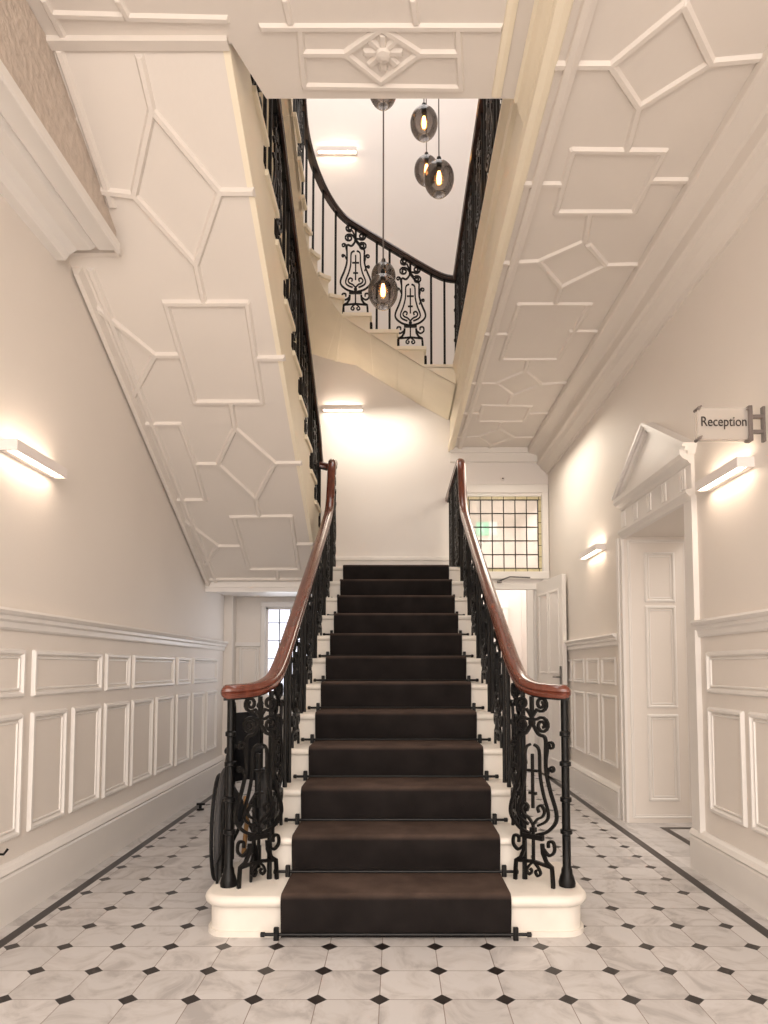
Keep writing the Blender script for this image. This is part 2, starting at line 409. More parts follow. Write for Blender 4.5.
# ------------------------------------------------------------------ strapwork on the gallery ceiling
SEG_R = [((548,65),(611,65)),((611,65),(684,5)),((684,5),(711,62)),((711,62),(639,107)),((639,107),(611,65)),((639,107),(630,140)),((711,62),(790,55)),
 ((573,150),(664,151)),((664,151),(634,212)),((634,212),(556,212)),((556,212),(573,150)),((521,184),(564,184)),((650,180),(700,180)),
 ((590,213),(585,240)),((539,261),(582,242)),((589,245),(606,265)),((606,265),(561,287)),((561,287),(539,261)),((500,263),(539,261)),((606,265),(645,264)),((561,287),(556,302)),
 ((519,304),(590,304)),((519,304),(501,359)),((501,359),(558,359)),((558,359),(590,304)),((484,334),(510,334)),((570,331),(604,331)),
 ((528,360),(525,371)),((525,371),(496,383)),((496,383),(513,395)),((513,395),(541,384)),((541,384),(525,371)),((541,384),(570,382)),((471,383),(496,383)),((512,396),(508,404)),
 ((483,405),(531,406)),((483,405),(478,421)),((478,421),(524,421)),((524,421),(531,406)),((462,413),(480,413)),((528,413),(550,413)),
 ((501,423),(499,429)),((499,429),(479,436)),((479,436),(491,445)),((491,445),(514,437)),((514,437),(499,429)),((514,437),(533,437)),((456,437),(479,436)),((490,446),(489,450)),((454,450.5),(530,450.5)),
 ((630,140),(626,151))]
b = MB()
for p, q in SEG_R: b.rib(on_z(*p, ZC), on_z(*q, ZC), (0, 0, -1), .044, .016)
# nearer repeats of the pattern, over and behind the camera
for k in range(2):
    yo = 1.2 - 1.75*k
    for p, q in (((.82,yo),(1.28,yo)),((1.28,yo),(1.28,yo-.75)),((1.28,yo-.75),(.82,yo-.75)),((.82,yo-.75),(.82,yo)),((1.05,yo-.75),(1.05,yo-.9)),((1.05,yo-.9),(.85,yo-1.1)),((.85,yo-1.1),(1.05,yo-1.3)),((1.05,yo-1.3),(1.25,yo-1.1)),((1.25,yo-1.1),(1.05,yo-.9))):
        b.rib((p[0], p[1], ZC), (q[0], q[1], ZC), (0, 0, -1), .044, .016)
struct(b.build('trim_7', M['ceil']))

# front landing underside: border, rosette diamond
ZCF = 3.80
b = MB()
SEG_F = [((262,27),(500,27)),((300,30),(304,84)),((458,30),(461,88)),((304,53),(345,53)),((420,53),(458,53)),((345,53),(381,28)),((381,28),(420,53)),((420,53),(381,82)),((381,82),(345,53)),((285,0),(290,22)),((413,0),(416,22)),((304,86),(461,88))]
for p, q in SEG_F: b.rib(on_z(*p, ZCF), on_z(*q, ZCF), (0, 0, -1), .038, .014)
c = on_z(383, 52, ZCF)
for k in range(8):
    a = k*PI/4; b.rib((c.x+.03*math.cos(a), c.y+.03*math.sin(a), ZCF), (c.x+.075*math.cos(a), c.y+.075*math.sin(a), ZCF), (0, 0, -1), .04, .014)
b.lathe([(.035, 0), (.03, -.025), (.01, -.03)], c.x, c.y, ZCF, 16)
struct(b.build('trim_8', M['ceil']))
b = MB()
for p, q in [((50,14),(122,16)),((128,17),(226,19)),((118,0),(128,17)),((44,0),(62,34))]:
    b.rib(on_z(*p, 3.8), on_z(*q, 3.8), (0, 0, -1), .038, .014)
struct(b.build('trim_9', M['ceil']))

# ------------------------------------------------------------------ wainscot: dado, skirting, panels
def frame_rib(b, axis, c, a0, a1, z0, z1, nrm, w=.034, h=.018):
    def P(a, z): return (c, a, z) if axis == 'x' else (a, c, z)
    pts = [P(a0, z0), P(a1, z0), P(a1, z1), P(a0, z1)]
    for i in range(4): b.rib(pts[i], pts[(i+1) % 4], nrm, w, h, .35)
    ins = w*.75; pts = [P(a0+ins, z0+ins), P(a1-ins, z0+ins), P(a1-ins, z1-ins), P(a0+ins, z1-ins)]
    for i in range(4): b.rib(pts[i], pts[(i+1) % 4], nrm, w*.45, h*.5, .4)
def dado_poly(x, s, z=1.42):
    return [(x, z), (x+s*.05, z), (x+s*.055, z-.012), (x+s*.045, z-.025), (x+s*.032, z-.032), (x+s*.032, z-.05), (x+s*.018, z-.06), (x+s*.018, z-.085), (x+s*.01, z-.095), (x, z-.095)]
def base_poly(x, s, z=.25):
    return [(x, 0), (x+s*.037, 0), (x+s*.037, z-.06), (x+s*.03, z-.05), (x+s*.042, z-.035), (x+s*.03, z-.012), (x+s*.012, z), (x, z)]
b = MB(); b.prism(dado_poly(XL, 1), 'y', Y0, WY-.0); struct(b.build('trim_10', M['trim']))
b = MB(); b.prism(base_poly(XL, 1, .265), 'y', Y0, WY); struct(b.build('baseboard_left', M['trim']))
b = MB(); b.prism(dado_poly(XR, -1), 'y', Y0, DY0-.11); b.prism(dado_poly(XR, -1), 'y', DY1+.14, YB); struct(b.build('trim_11', M['trim']))
b = MB(); b.prism(base_poly(XR, -1, .235), 'y', Y0, DY0+.006); b.prism(base_poly(XR, -1, .235), 'y', DY1+.14, YB); struct(b.build('baseboard_right', M['trim']))
b = MB()
wides = [(3.25, 3.98), (4.48, 5.28), (5.80, 6.55), (1.92, 2.72), (.55, 1.35)]; smalls = [(4.06, 4.40), (5.38, 5.70), (2.82, 3.15), (1.46, 1.82)]
for a0, a1 in wides:
    frame_rib(b, 'x', XL, a0, a1, 1.025, 1.225, (1, 0, 0))
    m = (a0+a1)/2
    for c0, c1 in ((a0, m-.045), (m+.045, a1)): frame_rib(b, 'x', XL, c0, c1, .375, .92, (1, 0, 0))
for a0, a1 in smalls:
    frame_rib(b, 'x', XL, a0, a1, 1.025, 1.225, (1, 0, 0)); frame_rib(b, 'x', XL, a0, a1, .375, .92, (1, 0, 0))
# rear wall panels under the landing window
frame_rib(b, 'y', WY, -1.64, -1.46, .35, 1.36, (0, -1, 0), .03, .012)
struct(b.build('trim_12', M['trim']))
b = MB(); b.prism([(WY, 1.42), (WY-.03, 1.42), (WY-.03, 1.38), (WY, 1.37)], 'x', XL, -1.43); b.prism([(WY, 0), (WY-.03, 0), (WY-.03, .24), (WY, .26)], 'x', XL, -.66)
struct(b.build('trim_13', M['trim']))
b = MB()
for a0, a1 in [(2.93, 3.68), (1.55, 2.3)]:
    frame_rib(b, 'x', XR, a0, a1, 1.025, 1.225, (-1, 0, 0)); m = (a0+a1)/2
    for c0, c1 in ((a0-.04, m-.05), (m+.03, a1-.0)): frame_rib(b, 'x', XR, c0, c1, .375, .92, (-1, 0, 0))
frame_rib(b, 'x', XR, 2.45, 2.80, 1.025, 1.225, (-1, 0, 0)); frame_rib(b, 'x', XR, 2.45, 2.80, .375, .92, (-1, 0, 0))
for a0, a1 in [(5.24, 5.58), (5.68, 6.02), (6.12, 6.46), (6.56, 6.9), (7.0, 7.3)]:
    frame_rib(b, 'x', XR, a0, a1, 1.025, 1.225, (-1, 0, 0), .028, .014); frame_rib(b, 'x', XR, a0, a1, .375, .92, (-1, 0, 0), .028, .014)
struct(b.build('trim_14', M['trim']))

# reception doorway: architrave, panelled reveal, entablature and pediment
b = MB()
b.box(XR-.025, XR, DY0-.10, DY0+.0, 0, DZ); b.box(XR-.02, XR, DY1, DY1+.07, 0, DZ); b.box(XR-.031, XR, DY0-.115, DY0-.085, 0, DZ); b.box(XR-.03, XR, DY1+.055, DY1+.10, 0, DZ)
for z0, z1 in ((1.66, 2.02), (.86, 1.61), (.17, .79)): frame_rib(b, 'y', DY1, XR+.16, XR+.37, z0, z1, (0, -1, 0), .03, .012)
for z0, z1 in ((1.66, 2.02), (.86, 1.61), (.17, .79)): frame_rib(b, 'y', DY0, XR+.16, XR+.37, z0, z1, (0, 1, 0), .03, .012)
frame_rib(b, 'y', DY1-.0, XR+.03, XR+.47, .04, 2.12, (0, -1, 0), .02, .008)
struct(b.build('trim_15', M['trim']))
b = MB()
y0, y1 = DY0-.10, DY1-.03
b.prism([(XR, DZ-.02), (XR-.03, DZ-.02), (XR-.038, DZ), (XR-.055, DZ+.02), (XR-.055, DZ+.035), (XR-.02, DZ+.045), (XR-.02, DZ+.19), (XR-.03, DZ+.195), (XR-.04, DZ+.21), (XR-.07, DZ+.225), (XR-.085, DZ+.245), (XR-.085, DZ+.275), (XR, DZ+.275)], 'y', y0, y1)
for yy in (DY0+.02, DY0+.30, DY0+.55, DY0+.80, DY1-.06):
    for k in range(3): b.box(XR-.028, XR-.018, yy+.03*k-.045, yy+.03*k-.025, DZ+.06, DZ+.18)
zb = DZ+.275; ym = (y0+y1)/2; za = zb+.35; ya, yb_ = y0-.03, y1+.03
b.prism([(ya+.05, zb), (ym, za-.03), (yb_-.05, zb)], 'x', XR-.04, XR)
for (p, q) in (((ya, zb), (ym, za)), ((yb_, zb), (ym, za))):
    t = Vector((0, q[0]-p[0], q[1]-p[1])).normalized(); nn = Vector((0, -t.z, t.y));
    if nn.z < 0: nn = -nn
    for dpt, o0, o1 in ((.085, .01, .03), (.066, -.015, .01), (.045, -.035, -.015)):
        P = [Vector((XR, p[0], p[1]))+nn*o0, Vector((XR, p[0], p[1]))+nn*o1, Vector((XR, q[0], q[1]))+nn*o1, Vector((XR, q[0], q[1]))+nn*o0]
        b.prism([(v.y, v.z) for v in P], 'x', XR-dpt, XR)
struct(b.build('trim_16', M['trim']))

# corridor end: frieze band, frames
b = MB(); dj = 0
b.box(.62, XR, YB-.04, YB, 3.50, ZC); b.box(.62, XR, YB-.06, YB, ZC-.06, ZC)
for (x0, x1, z0, z1) in ((.66, .75, 0, 3.22), (1.66, 1.735, 2.06, 3.22), (1.47, 1.55, 0, 2.10), (.66, 1.735, 3.14, 3.24), (.66, 1.735, 2.15, 2.238), (.66, 1.66, 2.03, 2.10)):
    dj += .0023; b.box(x0, x1, YB-.030-dj, YB+.0, z0, z1, .008, 1)
b.box(1.57, 1.70, YB-.02, YB, 0, 2.06)
struct(b.build('trim_17', M['trim']))
b = MB(); b.box(XL, .62, YB-.03, YB, ZL, ZL+.27); b.box(XL, .62, YB-.045, YB, ZL+.27, ZL+.32, .012, 2); struct(b.build('baseboard_back', M['trim']))

# leaded window over the end door
fr = MB()
X0, X1, Z0, Z1 = .79, 1.675, 2.235, 3.125
fr.box(X0, X0+.012, YB+.02, YB+.06, Z0, Z1); fr.box(X1-.012, X1, YB+.02, YB+.06, Z0, Z1); fr.box(X0, X1, YB+.02, YB+.06, Z0, Z0+.012); fr.box(X0, X1, YB+.02, YB+.06, Z1-.012, Z1)
win = struct(fr.build('window_1', M['trim'])); BW = .05
g = MB(); g.box(X0+BW, X1-BW, YB+.036, YB+.044, Z0+BW, Z1-BW); link_o = g.build('pane', M['clearglass'], win)
g = MB()
g.box(X0+.012, X0+BW, YB+.034, YB+.046, Z0+.012, Z1-.012); g.box(X1-BW, X1-.012, YB+.034, YB+.046, Z0+.012, Z1-.012); g.box(X0+BW, X1-BW, YB+.034, YB+.046, Z0+.012, Z0+BW); g.box(X0+BW, X1-BW, YB+.034, YB+.046, Z1-BW, Z1-.012)
o = g.build('border_glass', M['amber'], win); o['label'] = 'amber glass border'
g = MB(); nc, nr = 6, 6
xs = [X0+BW+(X1-X0-2*BW)*i/nc for i in range(nc+1)]; zs = [Z0+BW+(Z1-Z0-2*BW)*i/5 for i in range(6)]
for x in xs: g.box(x-.005, x+.005, YB+.028, YB+.052, Z0+BW, Z1-BW)
for z in zs: g.box(X0+BW, X1-BW, YB+.028, YB+.052, z-.005, z+.005)
for i in range(nc*1+1):
    x = X0+.04+(X1-X0-.08)*i/nc
    for z in (Z0+.012, Z1-BW): g.box(x-.003, x+.003, YB+.030, YB+.050, z, z+BW-.012)
for i in range(7):
    z = Z0+.05+(Z1-Z0-.1)*i/6
    for x in (X0+.012, X1-BW): g.box(x, x+BW-.012, YB+.030, YB+.050, z-.003, z+.003)
g.build('lead_came', M['lead'], win)

# window under the landing
fr = MB(); X0, X1, Z0, Z1 = -1.43, -.70, .82, 1.85
fr.box(X0, X0+.055, WY-.03, WY+.1, Z0, Z1-.005, .01, 1); fr.box(X1-.055, X1, WY-.032, WY+.1, Z0, Z1-.006, .01, 1); fr.box(X0, X1, WY-.035, WY+.1, Z1-.06, Z1, .01, 1); fr.box(X0-.03, X1+.03, WY-.06, WY+.1, Z0, Z0+.05, .01, 1)
fr.box(X0+.055, X0+.075, WY+.01, WY+.08, Z0+.05, Z1-.06); fr.box(X0+.055, X1-.055, WY+.01, WY+.08, Z1-.08, Z1-.06)
win = struct(fr.build('window_2', M['trim']))
g = MB(); g.box(X0+.07, X1-.07, WY+.05, WY+.058, Z0+.05, Z1-.075); g.build('pane', M['sky'], win)
g = MB()
for i in range(1, 6): x = X0+.07+.118*i; g.box(x-.005, x+.005, WY+.04, WY+.06, Z0+.05, Z1-.075)
for i in range(1, 5): z = Z0+.05+.19*i; g.box(X0+.07, X1-.07, WY+.04, WY+.06, z-.004, z+.004)
g.build('lead_came', M['lead'], win)

# open door leaf at the end of the corridor
d = bpy.data.objects.new('door_1', None); C.objects.link(d); d.location = (1.60, YB-.04, 0); d.rotation_euler = (0, 0, math.radians(-83)); struct(d)
g = MB(); g.box(0, .78, -.022, .022, .01, 2.10, .003, 1); g.build('door_leaf', M['trim'], d, world=False)
g = MB()
for x0, x1, z0, z1 in ((.1, .36, 1.1, 1.95), (.42, .68, 1.1, 1.95), (.1, .36, .2, .95), (.42, .68, .2, .95)):
    for sgn in (-1, 1):
        pts = [(x0, sgn*.022, z0), (x1, sgn*.022, z0), (x1, sgn*.022, z1), (x0, sgn*.022, z1)]
        for i in range(4): g.rib(pts[i], pts[(i+1) % 4], (0, sgn, 0), .03, .01)
g.build('panel_moulding', M['trim'], d, world=False)
g = MB(); g.box(.70, .745, -.03, -.022, .93, 1.17, .004, 1); g.tube([(.722, -.028, 1.06), (.722, -.065, 1.06), (.62, -.065, 1.06)], .009, 8); o = g.build('door_handle', M['steel'], d, world=False); o['label'] = 'steel lever handle on its plate'
# inner doorway seen beyond the end wall
g = MB(); g.box(1.05, 1.12, 9.94, 10.0, 0, 2.11); g.box(1.62, 1.69, 9.942, 10.0, 0, 2.11); g.box(1.045, 1.695, 9.935, 10.0, 2.05, 2.12)
struct(g.build('trim_18', M['trim']))
d2 = struct(bpy.data.objects.new('door_2', None)); C.objects.link(d2); d2.location = (1.12, 9.98, 0)
g = MB(); g.box(0, .5, -.01, .02, .01, 2.05); g.build('door_leaf', M['well'], d2, world=False)
g = MB(); g.box(.43, .46, -.03, -.01, .95, 1.15, .004, 1); g.tube([(.445, -.03, 1.05), (.445, -.06, 1.05), (.36, -.06, 1.05)], .008, 6); g.build('door_handle', M['steel'], d2, world=False)

# door closer on the transom, sensor, stop, hook
dc = thing('door_closer', 'grey metal door closer arm bent across the transom under the leaded window', 'door closer', (1.22, YB-.05, 2.13))
g = MB(); g.box(1.14, 1.19, YB-.075, YB-.035, 2.105, 2.135, .005, 1); g.build('bracket', M['steel'], dc)
g = MB(); g.tube([(1.165, YB-.07, 2.13), (1.27, YB-.13, 2.165), (1.50, YB-.10, 2.16)], .008, 6); g.build('arm', M['steel'], dc)
sd = thing('ceiling_sensor', 'small round white sensor on the frieze above the leaded window', 'sensor', (1.22, YB-.0, 3.31))
g = MB(); g.lathe([(.022, 0), (.024, .008), (.018, .018), (.007, .021)], 0, 0, 0, 16); o = g.build('housing', M['lightbody'], sd, True, world=False); o.rotation_euler = (PI/2, 0, 0)
o.location = (0, 0, 0)
g = MB(); g.lathe([(.009, .026), (.006, .034), (.001, .036)], 0, 0, 0, 10); o = g.build('lens', M['iron'], sd, True, world=False); o.rotation_euler = (PI/2, 0, 0); o.location = (0, .004, 0)
ds = thing('door_stop', 'tiny black door stop on the floor beside the long wainscot wall', 'door stop', (-1.59, 5.45, 0))
g = MB(); g.lathe([(.03, 0), (.03, .008), (.012, .012), (.012, .05)], -1.59, 5.45, 0, 12); g.build('base', M['iron'], ds, True)
g = MB(); g.tube([(-1.62, 5.45, .045), (-1.555, 5.45, .045)], .010, 8); g.build('buffer', M['rubber'], ds, True)
wh = thing('wall_hook', 'little black hook fixed to the long wainscot wall just above its baseboard', 'hook', (XL+.02, 2.98, .33))
g = MB(); g.box(XL, XL+.012, 2.95, 2.99, .315, .345, .003, 1); g.build('plate', M['iron'], wh)
g = MB(); g.tube([(XL+.01, 2.97, .33), (XL+.04, 2.985, .325), (XL+.05, 3.0, .345)], .006, 6); g.build('hook', M['iron'], wh, True)

# exit sign beyond the leaded glass
EXS = 0
ex = thing('exit_sign', 'green illuminated exit sign glowing behind the leaded window', 'exit sign', (1.12, 8.05, 3.0))
g = MB(); g.box(1.00, 1.27, 8.02, 8.05, 2.80, 2.98, .005, 1); g.build('housing', M['white'], ex)
g = MB(); g.box(1.01, 1.17, 8.012, 8.02, 2.81, 2.97); g.build('face', M['exitglow'], ex)
g = MB(); g.box(1.17, 1.26, 8.012, 8.02, 2.81, 2.97); g.build('arrow_panel', M['exitwhite'], ex)
g = MB()
g.lathe([(.013, -.004), (.013, .004)], 0, 0, 0, 12)
bmesh.ops.rotate(g.bm, verts=g.bm.verts, cent=(0, 0, 0), matrix=Matrix.Rotation(PI/2, 3, 'X')); bmesh.ops.translate(g.bm, verts=g.bm.verts, vec=(1.085, 8.008, 2.938))
g.tube([(1.085, 8.008, 2.92), (1.075, 8.008, 2.88)], .011, 6); g.tube([(1.075, 8.008, 2.88), (1.05, 8.008, 2.86), (1.04, 8.008, 2.83)], .007, 6); g.tube([(1.075, 8.008, 2.88), (1.10, 8.008, 2.86), (1.10, 8.008, 2.825)], .007, 6); g.tube([(1.085, 8.008, 2.915), (1.055, 8.008, 2.905), (1.045, 8.008, 2.885)], .006, 6); g.tube([(1.085, 8.008, 2.915), (1.11, 8.008, 2.895), (1.125, 8.008, 2.91)], .006, 6)
g.build('running_figure', M['exitwhite'], ex)
g = MB(); g.tube([(1.05, 8.035, 2.98), (1.05, 8.035, 3.4)], .004, 6); g.tube([(1.22, 8.035, 2.98), (1.22, 8.035, 3.4)], .004, 6); g.build('hanger', M['steel'], ex)

ex.location = ex.location + Vector((-.025, 0, -.035))
# ------------------------------------------------------------------ lower flight
st = thing('staircase', 'central white painted flight of steps rising from the tiled floor', 'staircase', (0, YN1, 0))
HW = .66
def round_rect(x0, x1, y0, y1, r, n=8, back=False):
    P = []
    for cx, cy, a0 in ((x0+r, y0+r, PI), (x1-r, y0+r, 1.5*PI)):
        for k in range(n+1): a = a0 + k/n*PI/2; P.append((cx+r*math.cos(a), cy+r*math.sin(a)))
    P += [(x1, y1), (x0, y1)]
    return P
def slab_rounded(b, x0, x1, y0, y1, z0, z1, r, t):
    """slab with a bullnose round its front and sides"""
    rings = []
    for k in range(7):
        a = -PI/2 + PI*k/6; ins = t*(1-math.cos(a)); zz = (z0+z1)/2 + (z1-z0)/2*math.sin(a)
        rings.append([(px, py, zz) for px, py in round_rect(x0+ins, x1-ins, y0+ins, y1, max(r-ins, .01))])
    b.rings(rings)
b = MB(); b.prism(round_rect(-.815, .815, YN1+.03, YN1+.52, .09), 'z', .0, R1-.045)
b.prism(round_rect(-.827, .827, YN1+.018, YN1+.52, .1), 'z', 0, .022)
b.build('riser', M['step'], st, True)
b = MB(); slab_rounded(b, -.842, .842, YN1, YN1+.52, R1-.05, R1, .12, .025); o = b.build('tread', M['step'], st, True); o['label'] = 'wide rounded bottom tread with chipped corners'
def tread_profile(y0, y1, z, t=.036):
    P = []
    for k in range(7):
        a = -PI/2 - PI*k/6; P.append((y0+t/2+t/2*math.cos(a), z-t/2+t/2*math.sin(a)))
    return P + [(y1, z), (y1, z-t)]
for k in range(2, N1+1):
    yk = YN1+G1*(k-1); z = R1*k
    b = MB(); b.box(-HW+.02, HW-.02, yk+.028, yk+.06, z-R1, z-.03); b.build('riser', M['step'], st)
    b = MB()
    if k < N1: b.prism(tread_profile(yk, yk+G1+.03, z), 'x', -HW, HW)
    else: b.prism(tread_profile(yk, yk+.12, z), 'x', -HW, HW)
    b.build('tread', M['step'], st, True)
for s in (-1, 1):
    b = MB(); P = [(YN1+.3, 0), (YN1+.3, R1-.04)]
    for k in range(2, N1+1): yk = YN1+G1*(k-1)+.03; P += [(yk, R1*(k-1)-.03), (yk, R1*k-.03)]
    P += [(6.18, R1*N1-.03), (6.18, 0)]
    x0, x1 = sorted((s*(HW-.02), s*(HW-.05))); b.prism(P, 'x', x0, x1); b.build('outer_string', M['step'], st)
# half landing
b = MB(); b.box(XL+.003, .64, 6.12, YB-.003, 1.90, ZL-.001); b.build('landing', M['trim'], st)
b = MB(); b.prism([(6.2, ZL), (6.2, 1.86), (6.14, 1.86), (6.12, ZL-.04)], 'x', XL, -.66); b.build('landing_beam', M['trim'], st)

# carpet runner
CW, ct = .49, .014
b = MB(); P = []
P.append((YN1+.02-ct, 0.004))
prof = []
for k in range(1, N1+1):
    yk = YN1+G1*(k-1); z = R1*k; r = .03
    prof.append((yk+.02-ct if k > 1 else yk+.02-ct, R1*(k-1)+(ct if k > 1 else .003)))
    prof.append((yk+.004-ct, z-.075))
    for q in range(7):
        a = PI - q/6*PI/2; prof.append((yk-ct+r+r*math.cos(a), z+ct-r+r*math.sin(a)))
prof.append((YN1+G1*(N1-1)+1.25, ZL+ct))
rings = []
inner = []
for i, (y, z) in enumerate(prof):
    rings.append([(-CW, y, z), (-CW+.008, y-.003, z+.003), (CW-.008, y-.003, z+.003), (CW, y, z)])
R = [[b.bm.verts.new(p) for p in r] for r in rings]
for i in range(len(R)-1):
    for j in range(3): b.bm.faces.new((R[i][j], R[i][j+1], R[i+1][j+1], R[i+1][j]))
# edge thickness
for j in (0, 3):
    low = [b.bm.verts.new((rings[i][j][0], rings[i][j][1]+.012, rings[i][j][2]-.016 if i else 0.001)) for i in range(len(R))]
    for i in range(len(R)-1): b.bm.faces.new((R[i][j], R[i+1][j], low[i+1], low[i]))
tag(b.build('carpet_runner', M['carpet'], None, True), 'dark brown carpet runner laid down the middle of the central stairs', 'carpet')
ORD = ['bottom', 'second', 'third', 'fourth', 'fifth', 'sixth', 'seventh', 'eighth', 'ninth', 'tenth', 'eleventh', 'twelfth']
def rod_set(halfw):
    g = MB(); g.tube([(-halfw, 0, 0), (halfw, 0, 0)], .007, 8); me = g.mesh('rod', True); me.materials.append(M['iron'])
    g = MB(); g.box(-.011, .011, -.012, .004, -.03, .032, .003, 1); mb_ = g.mesh('bracket'); mb_.materials.append(M['iron'])
    g = MB(); g.lathe([(.0, -.012), (.011, -.008), (.011, .008), (.0, .012)], 0, 0, 0, 8, caps=False); bmesh.ops.rotate(g.bm, verts=g.bm.verts, cent=(0, 0, 0), matrix=Matrix.Rotation(PI/2, 3, 'Y')); mf = g.mesh('finial', True); mf.materials.append(M['iron'])
    return me, mb_, mf
rme, rbm, rfm = rod_set(.565)
for k in range(1, N1+1):
    yk = YN1+G1*(k-1)+.006; z = R1*(k-1)+.022
    t = thing('stair_rod', 'black iron stair rod across the foot of the %s carpeted step' % (ORD[k-1] if k < N1 else 'topmost'), 'stair rod', (0, yk-.012, z), 'stair rods holding the runner')
    link('rod', rme, t, False)
    for sx in (-1, 1):
        o = link('bracket', rbm, t, False); o.location = (sx*.507, 0, 0)
        o = link('finial', rfm, t, False); o.location = (sx*.565, 0, 0)

# ------------------------------------------------------------------ balusters
g = MB(); g.lathe([(.0125, 0), (.0125, .02), (.0115, .03), (.0115, .97), (.0125, 1)], 0, 0, 0, 8); BAR = g.mesh('baluster', True); BAR.materials.append(M['iron'])
def spiral(cx, cz, r0, r1, a0, a1, n=16):
    return [(cx+(r0+(r1-r0)*i/n)*math.cos(a0+(a1-a0)*i/n), 0, cz+(r0+(r1-r0)*i/n)*math.sin(a0+(a1-a0)*i/n)) for i in range(n+1)]
def scroll_panel(slope):
    """lyre-shaped wrought panel, 1 m tall before scaling, ~.26 wide, downhill to +x when slope > 0"""
    g = MB(); w, d = .017, .014
    sh = lambda x: -slope*x*1.1
    for s in (-1, 1):
        m = lambda L: [(s*x, y, z) for x, y, z in L]
        g.ribbon(m([(.125, 0, 0), (.122, 0, .06), (.118, 0, .105), (.085, 0, .125), (.062, 0, .17), (.058, 0, .22)]), w*1.2, d)     # foot and bell
        g.ribbon(m(smooth_path([(.058, 0, .20), (.10, 0, .165), (.135, 0, .19), (.13, 0, .235), (.10, 0, .235), (.098, 0, .205)], 4)), w*.85, d)   # lower side scroll
        g.ribbon(m(smooth_path([(.0, 0, .115), (.03, 0, .09), (.045, 0, .06), (.025, 0, .045), (.012, 0, .065), (.024, 0, .075)], 3)), w*.7, d)
        g.ribbon(m(smooth_path([(.02, 0, .26), (.09, 0, .285), (.145, 0, .34), (.15, 0, .40), (.115, 0, .50), (.09, 0, .60), (.088, 0, .70), (.086, 0, .78+sh(s*.085)*.5), (.04, 0, .80), (.0, 0, .86)], 4)), w, d)  # lyre outer
        g.ribbon(m(smooth_path([(.03, 0, .31), (.085, 0, .34), (.10, 0, .385), (.07, 0, .48), (.05, 0, .58), (.045, 0, .71), (.012, 0, .74)], 4)), w*.8, d)  # lyre inner
        g.ribbon(m(smooth_path([(.0, 0, .31), (.03, 0, .345), (.06, 0, .36), (.075, 0, .39), (.055, 0, .42), (.032, 0, .405), (.04, 0, .38)], 4)), w*.75, d)  # inner scroll pair
        z1 = .845+sh(s*.075); z2 = .965+sh(s*.075)
        g.ribbon(m([(.0, 0, .875)] + spiral(.068, z1, .046, .010, PI*.75, PI*.75-3.2*PI, 20)), w*.9, d)
        g.ribbon(m([(.0, 0, .885)] + spiral(.064, z2-.005, .042, .010, PI*1.25, PI*1.25+3.2*PI, 20)), w*.9, d)
        zz = .74+sh(s*.1)
        g.ribbon(m([(.088, 0, zz-.09), (.10, 0, zz-.03)] + spiral(.122, zz, .024, .008, PI*1.1, PI*1.1-2.4*PI, 12)), w*.7, d)
        g.ribbon(m([(.092, 0, zz-.17), (.11, 0, zz-.12), (.128, 0, zz-.11)] + spiral(.128, zz-.125, .015, .006, PI*.5, -PI*1.1, 8)), w*.7, d)
    g.ribbon([(-.118, 0, .105), (0, 0, .118), (.118, 0, .105)], w, d)
    g.box(-.065, .065, -.011, .011, .235, .262)
    g.ribbon([(0, 0, .11), (0, 0, .31)], w*.8, d); g.ribbon([(0, 0, .40), (0, 0, .69)], w*.8, d)
    g.ribbon([(-.035, 0, .60), (.035, 0, .60)], w*.8, d); g.ribbon([(-.025, 0, .48), (.025, 0, .48)], w*.8, d)
    g.ribbon([(0, 0, .85), (0, 0, 1.0)], w*1.3, d)
    for z in (.285, .86): g.box(-.016, .016, -.012, .012, z-.012, z+.012)
    me = g.mesh('scroll_panel'); me.materials.append(M['iron']); return me
PAN_UP, PAN_DN, PAN_FL = scroll_panel(-.6), scroll_panel(.6), scroll_panel(0)
def place(name, me, root, loc, rz, sx, sz):
    o = link(name, me, root, False); o.location = Vector(loc)-root.location; o.rotation_euler = (0, 0, rz); o.scale = (sx, 1, sz); return o
RAILP = [(-.032, -.026), (-.036, -.012), (-.030, -.004), (-.037, .004), (-.036, .016), (-.026, .027), (-.012, .032), (.012, .032), (.026, .027), (.036, .016), (.037, .004), (.030, -.004), (.036, -.012), (.032, -.026)]
def rail_z(path, y, lo=None):
    best = None
    for i in range(len(path)-1):
        a, c = path[i], path[i+1]
        if min(a.y, c.y)-1e-6 <= y <= max(a.y, c.y)+1e-6 and abs(a.y-c.y) > 1e-6:
            return a.z+(c.z-a.z)*(y-a.y)/(c.y-a.y)
    return path[-1].z
def newel(root, x, y, z0, z1):
    g = MB(); h = z1-z0
    prof = [(.036, 0), (.038, .015), (.032, .04), (.026, .055), (.024, .075), (.019, .085), (.019, h*.27), (.027, h*.275), (.027, h*.295), (.019, h*.30), (.019, h*.44), (.026, h*.445), (.026, h*.465), (.018, h*.47), (.018, h*.63), (.026, h*.635), (.026, h*.655), (.017, h*.66), (.017, h*.79), (.024, h*.795), (.024, h*.815), (.017, h*.82), (.017, h-.01), (.026, h)]
    g.lathe(prof, x, y, z0, 16); return g.build('newel_post', M['iron'], root, True)
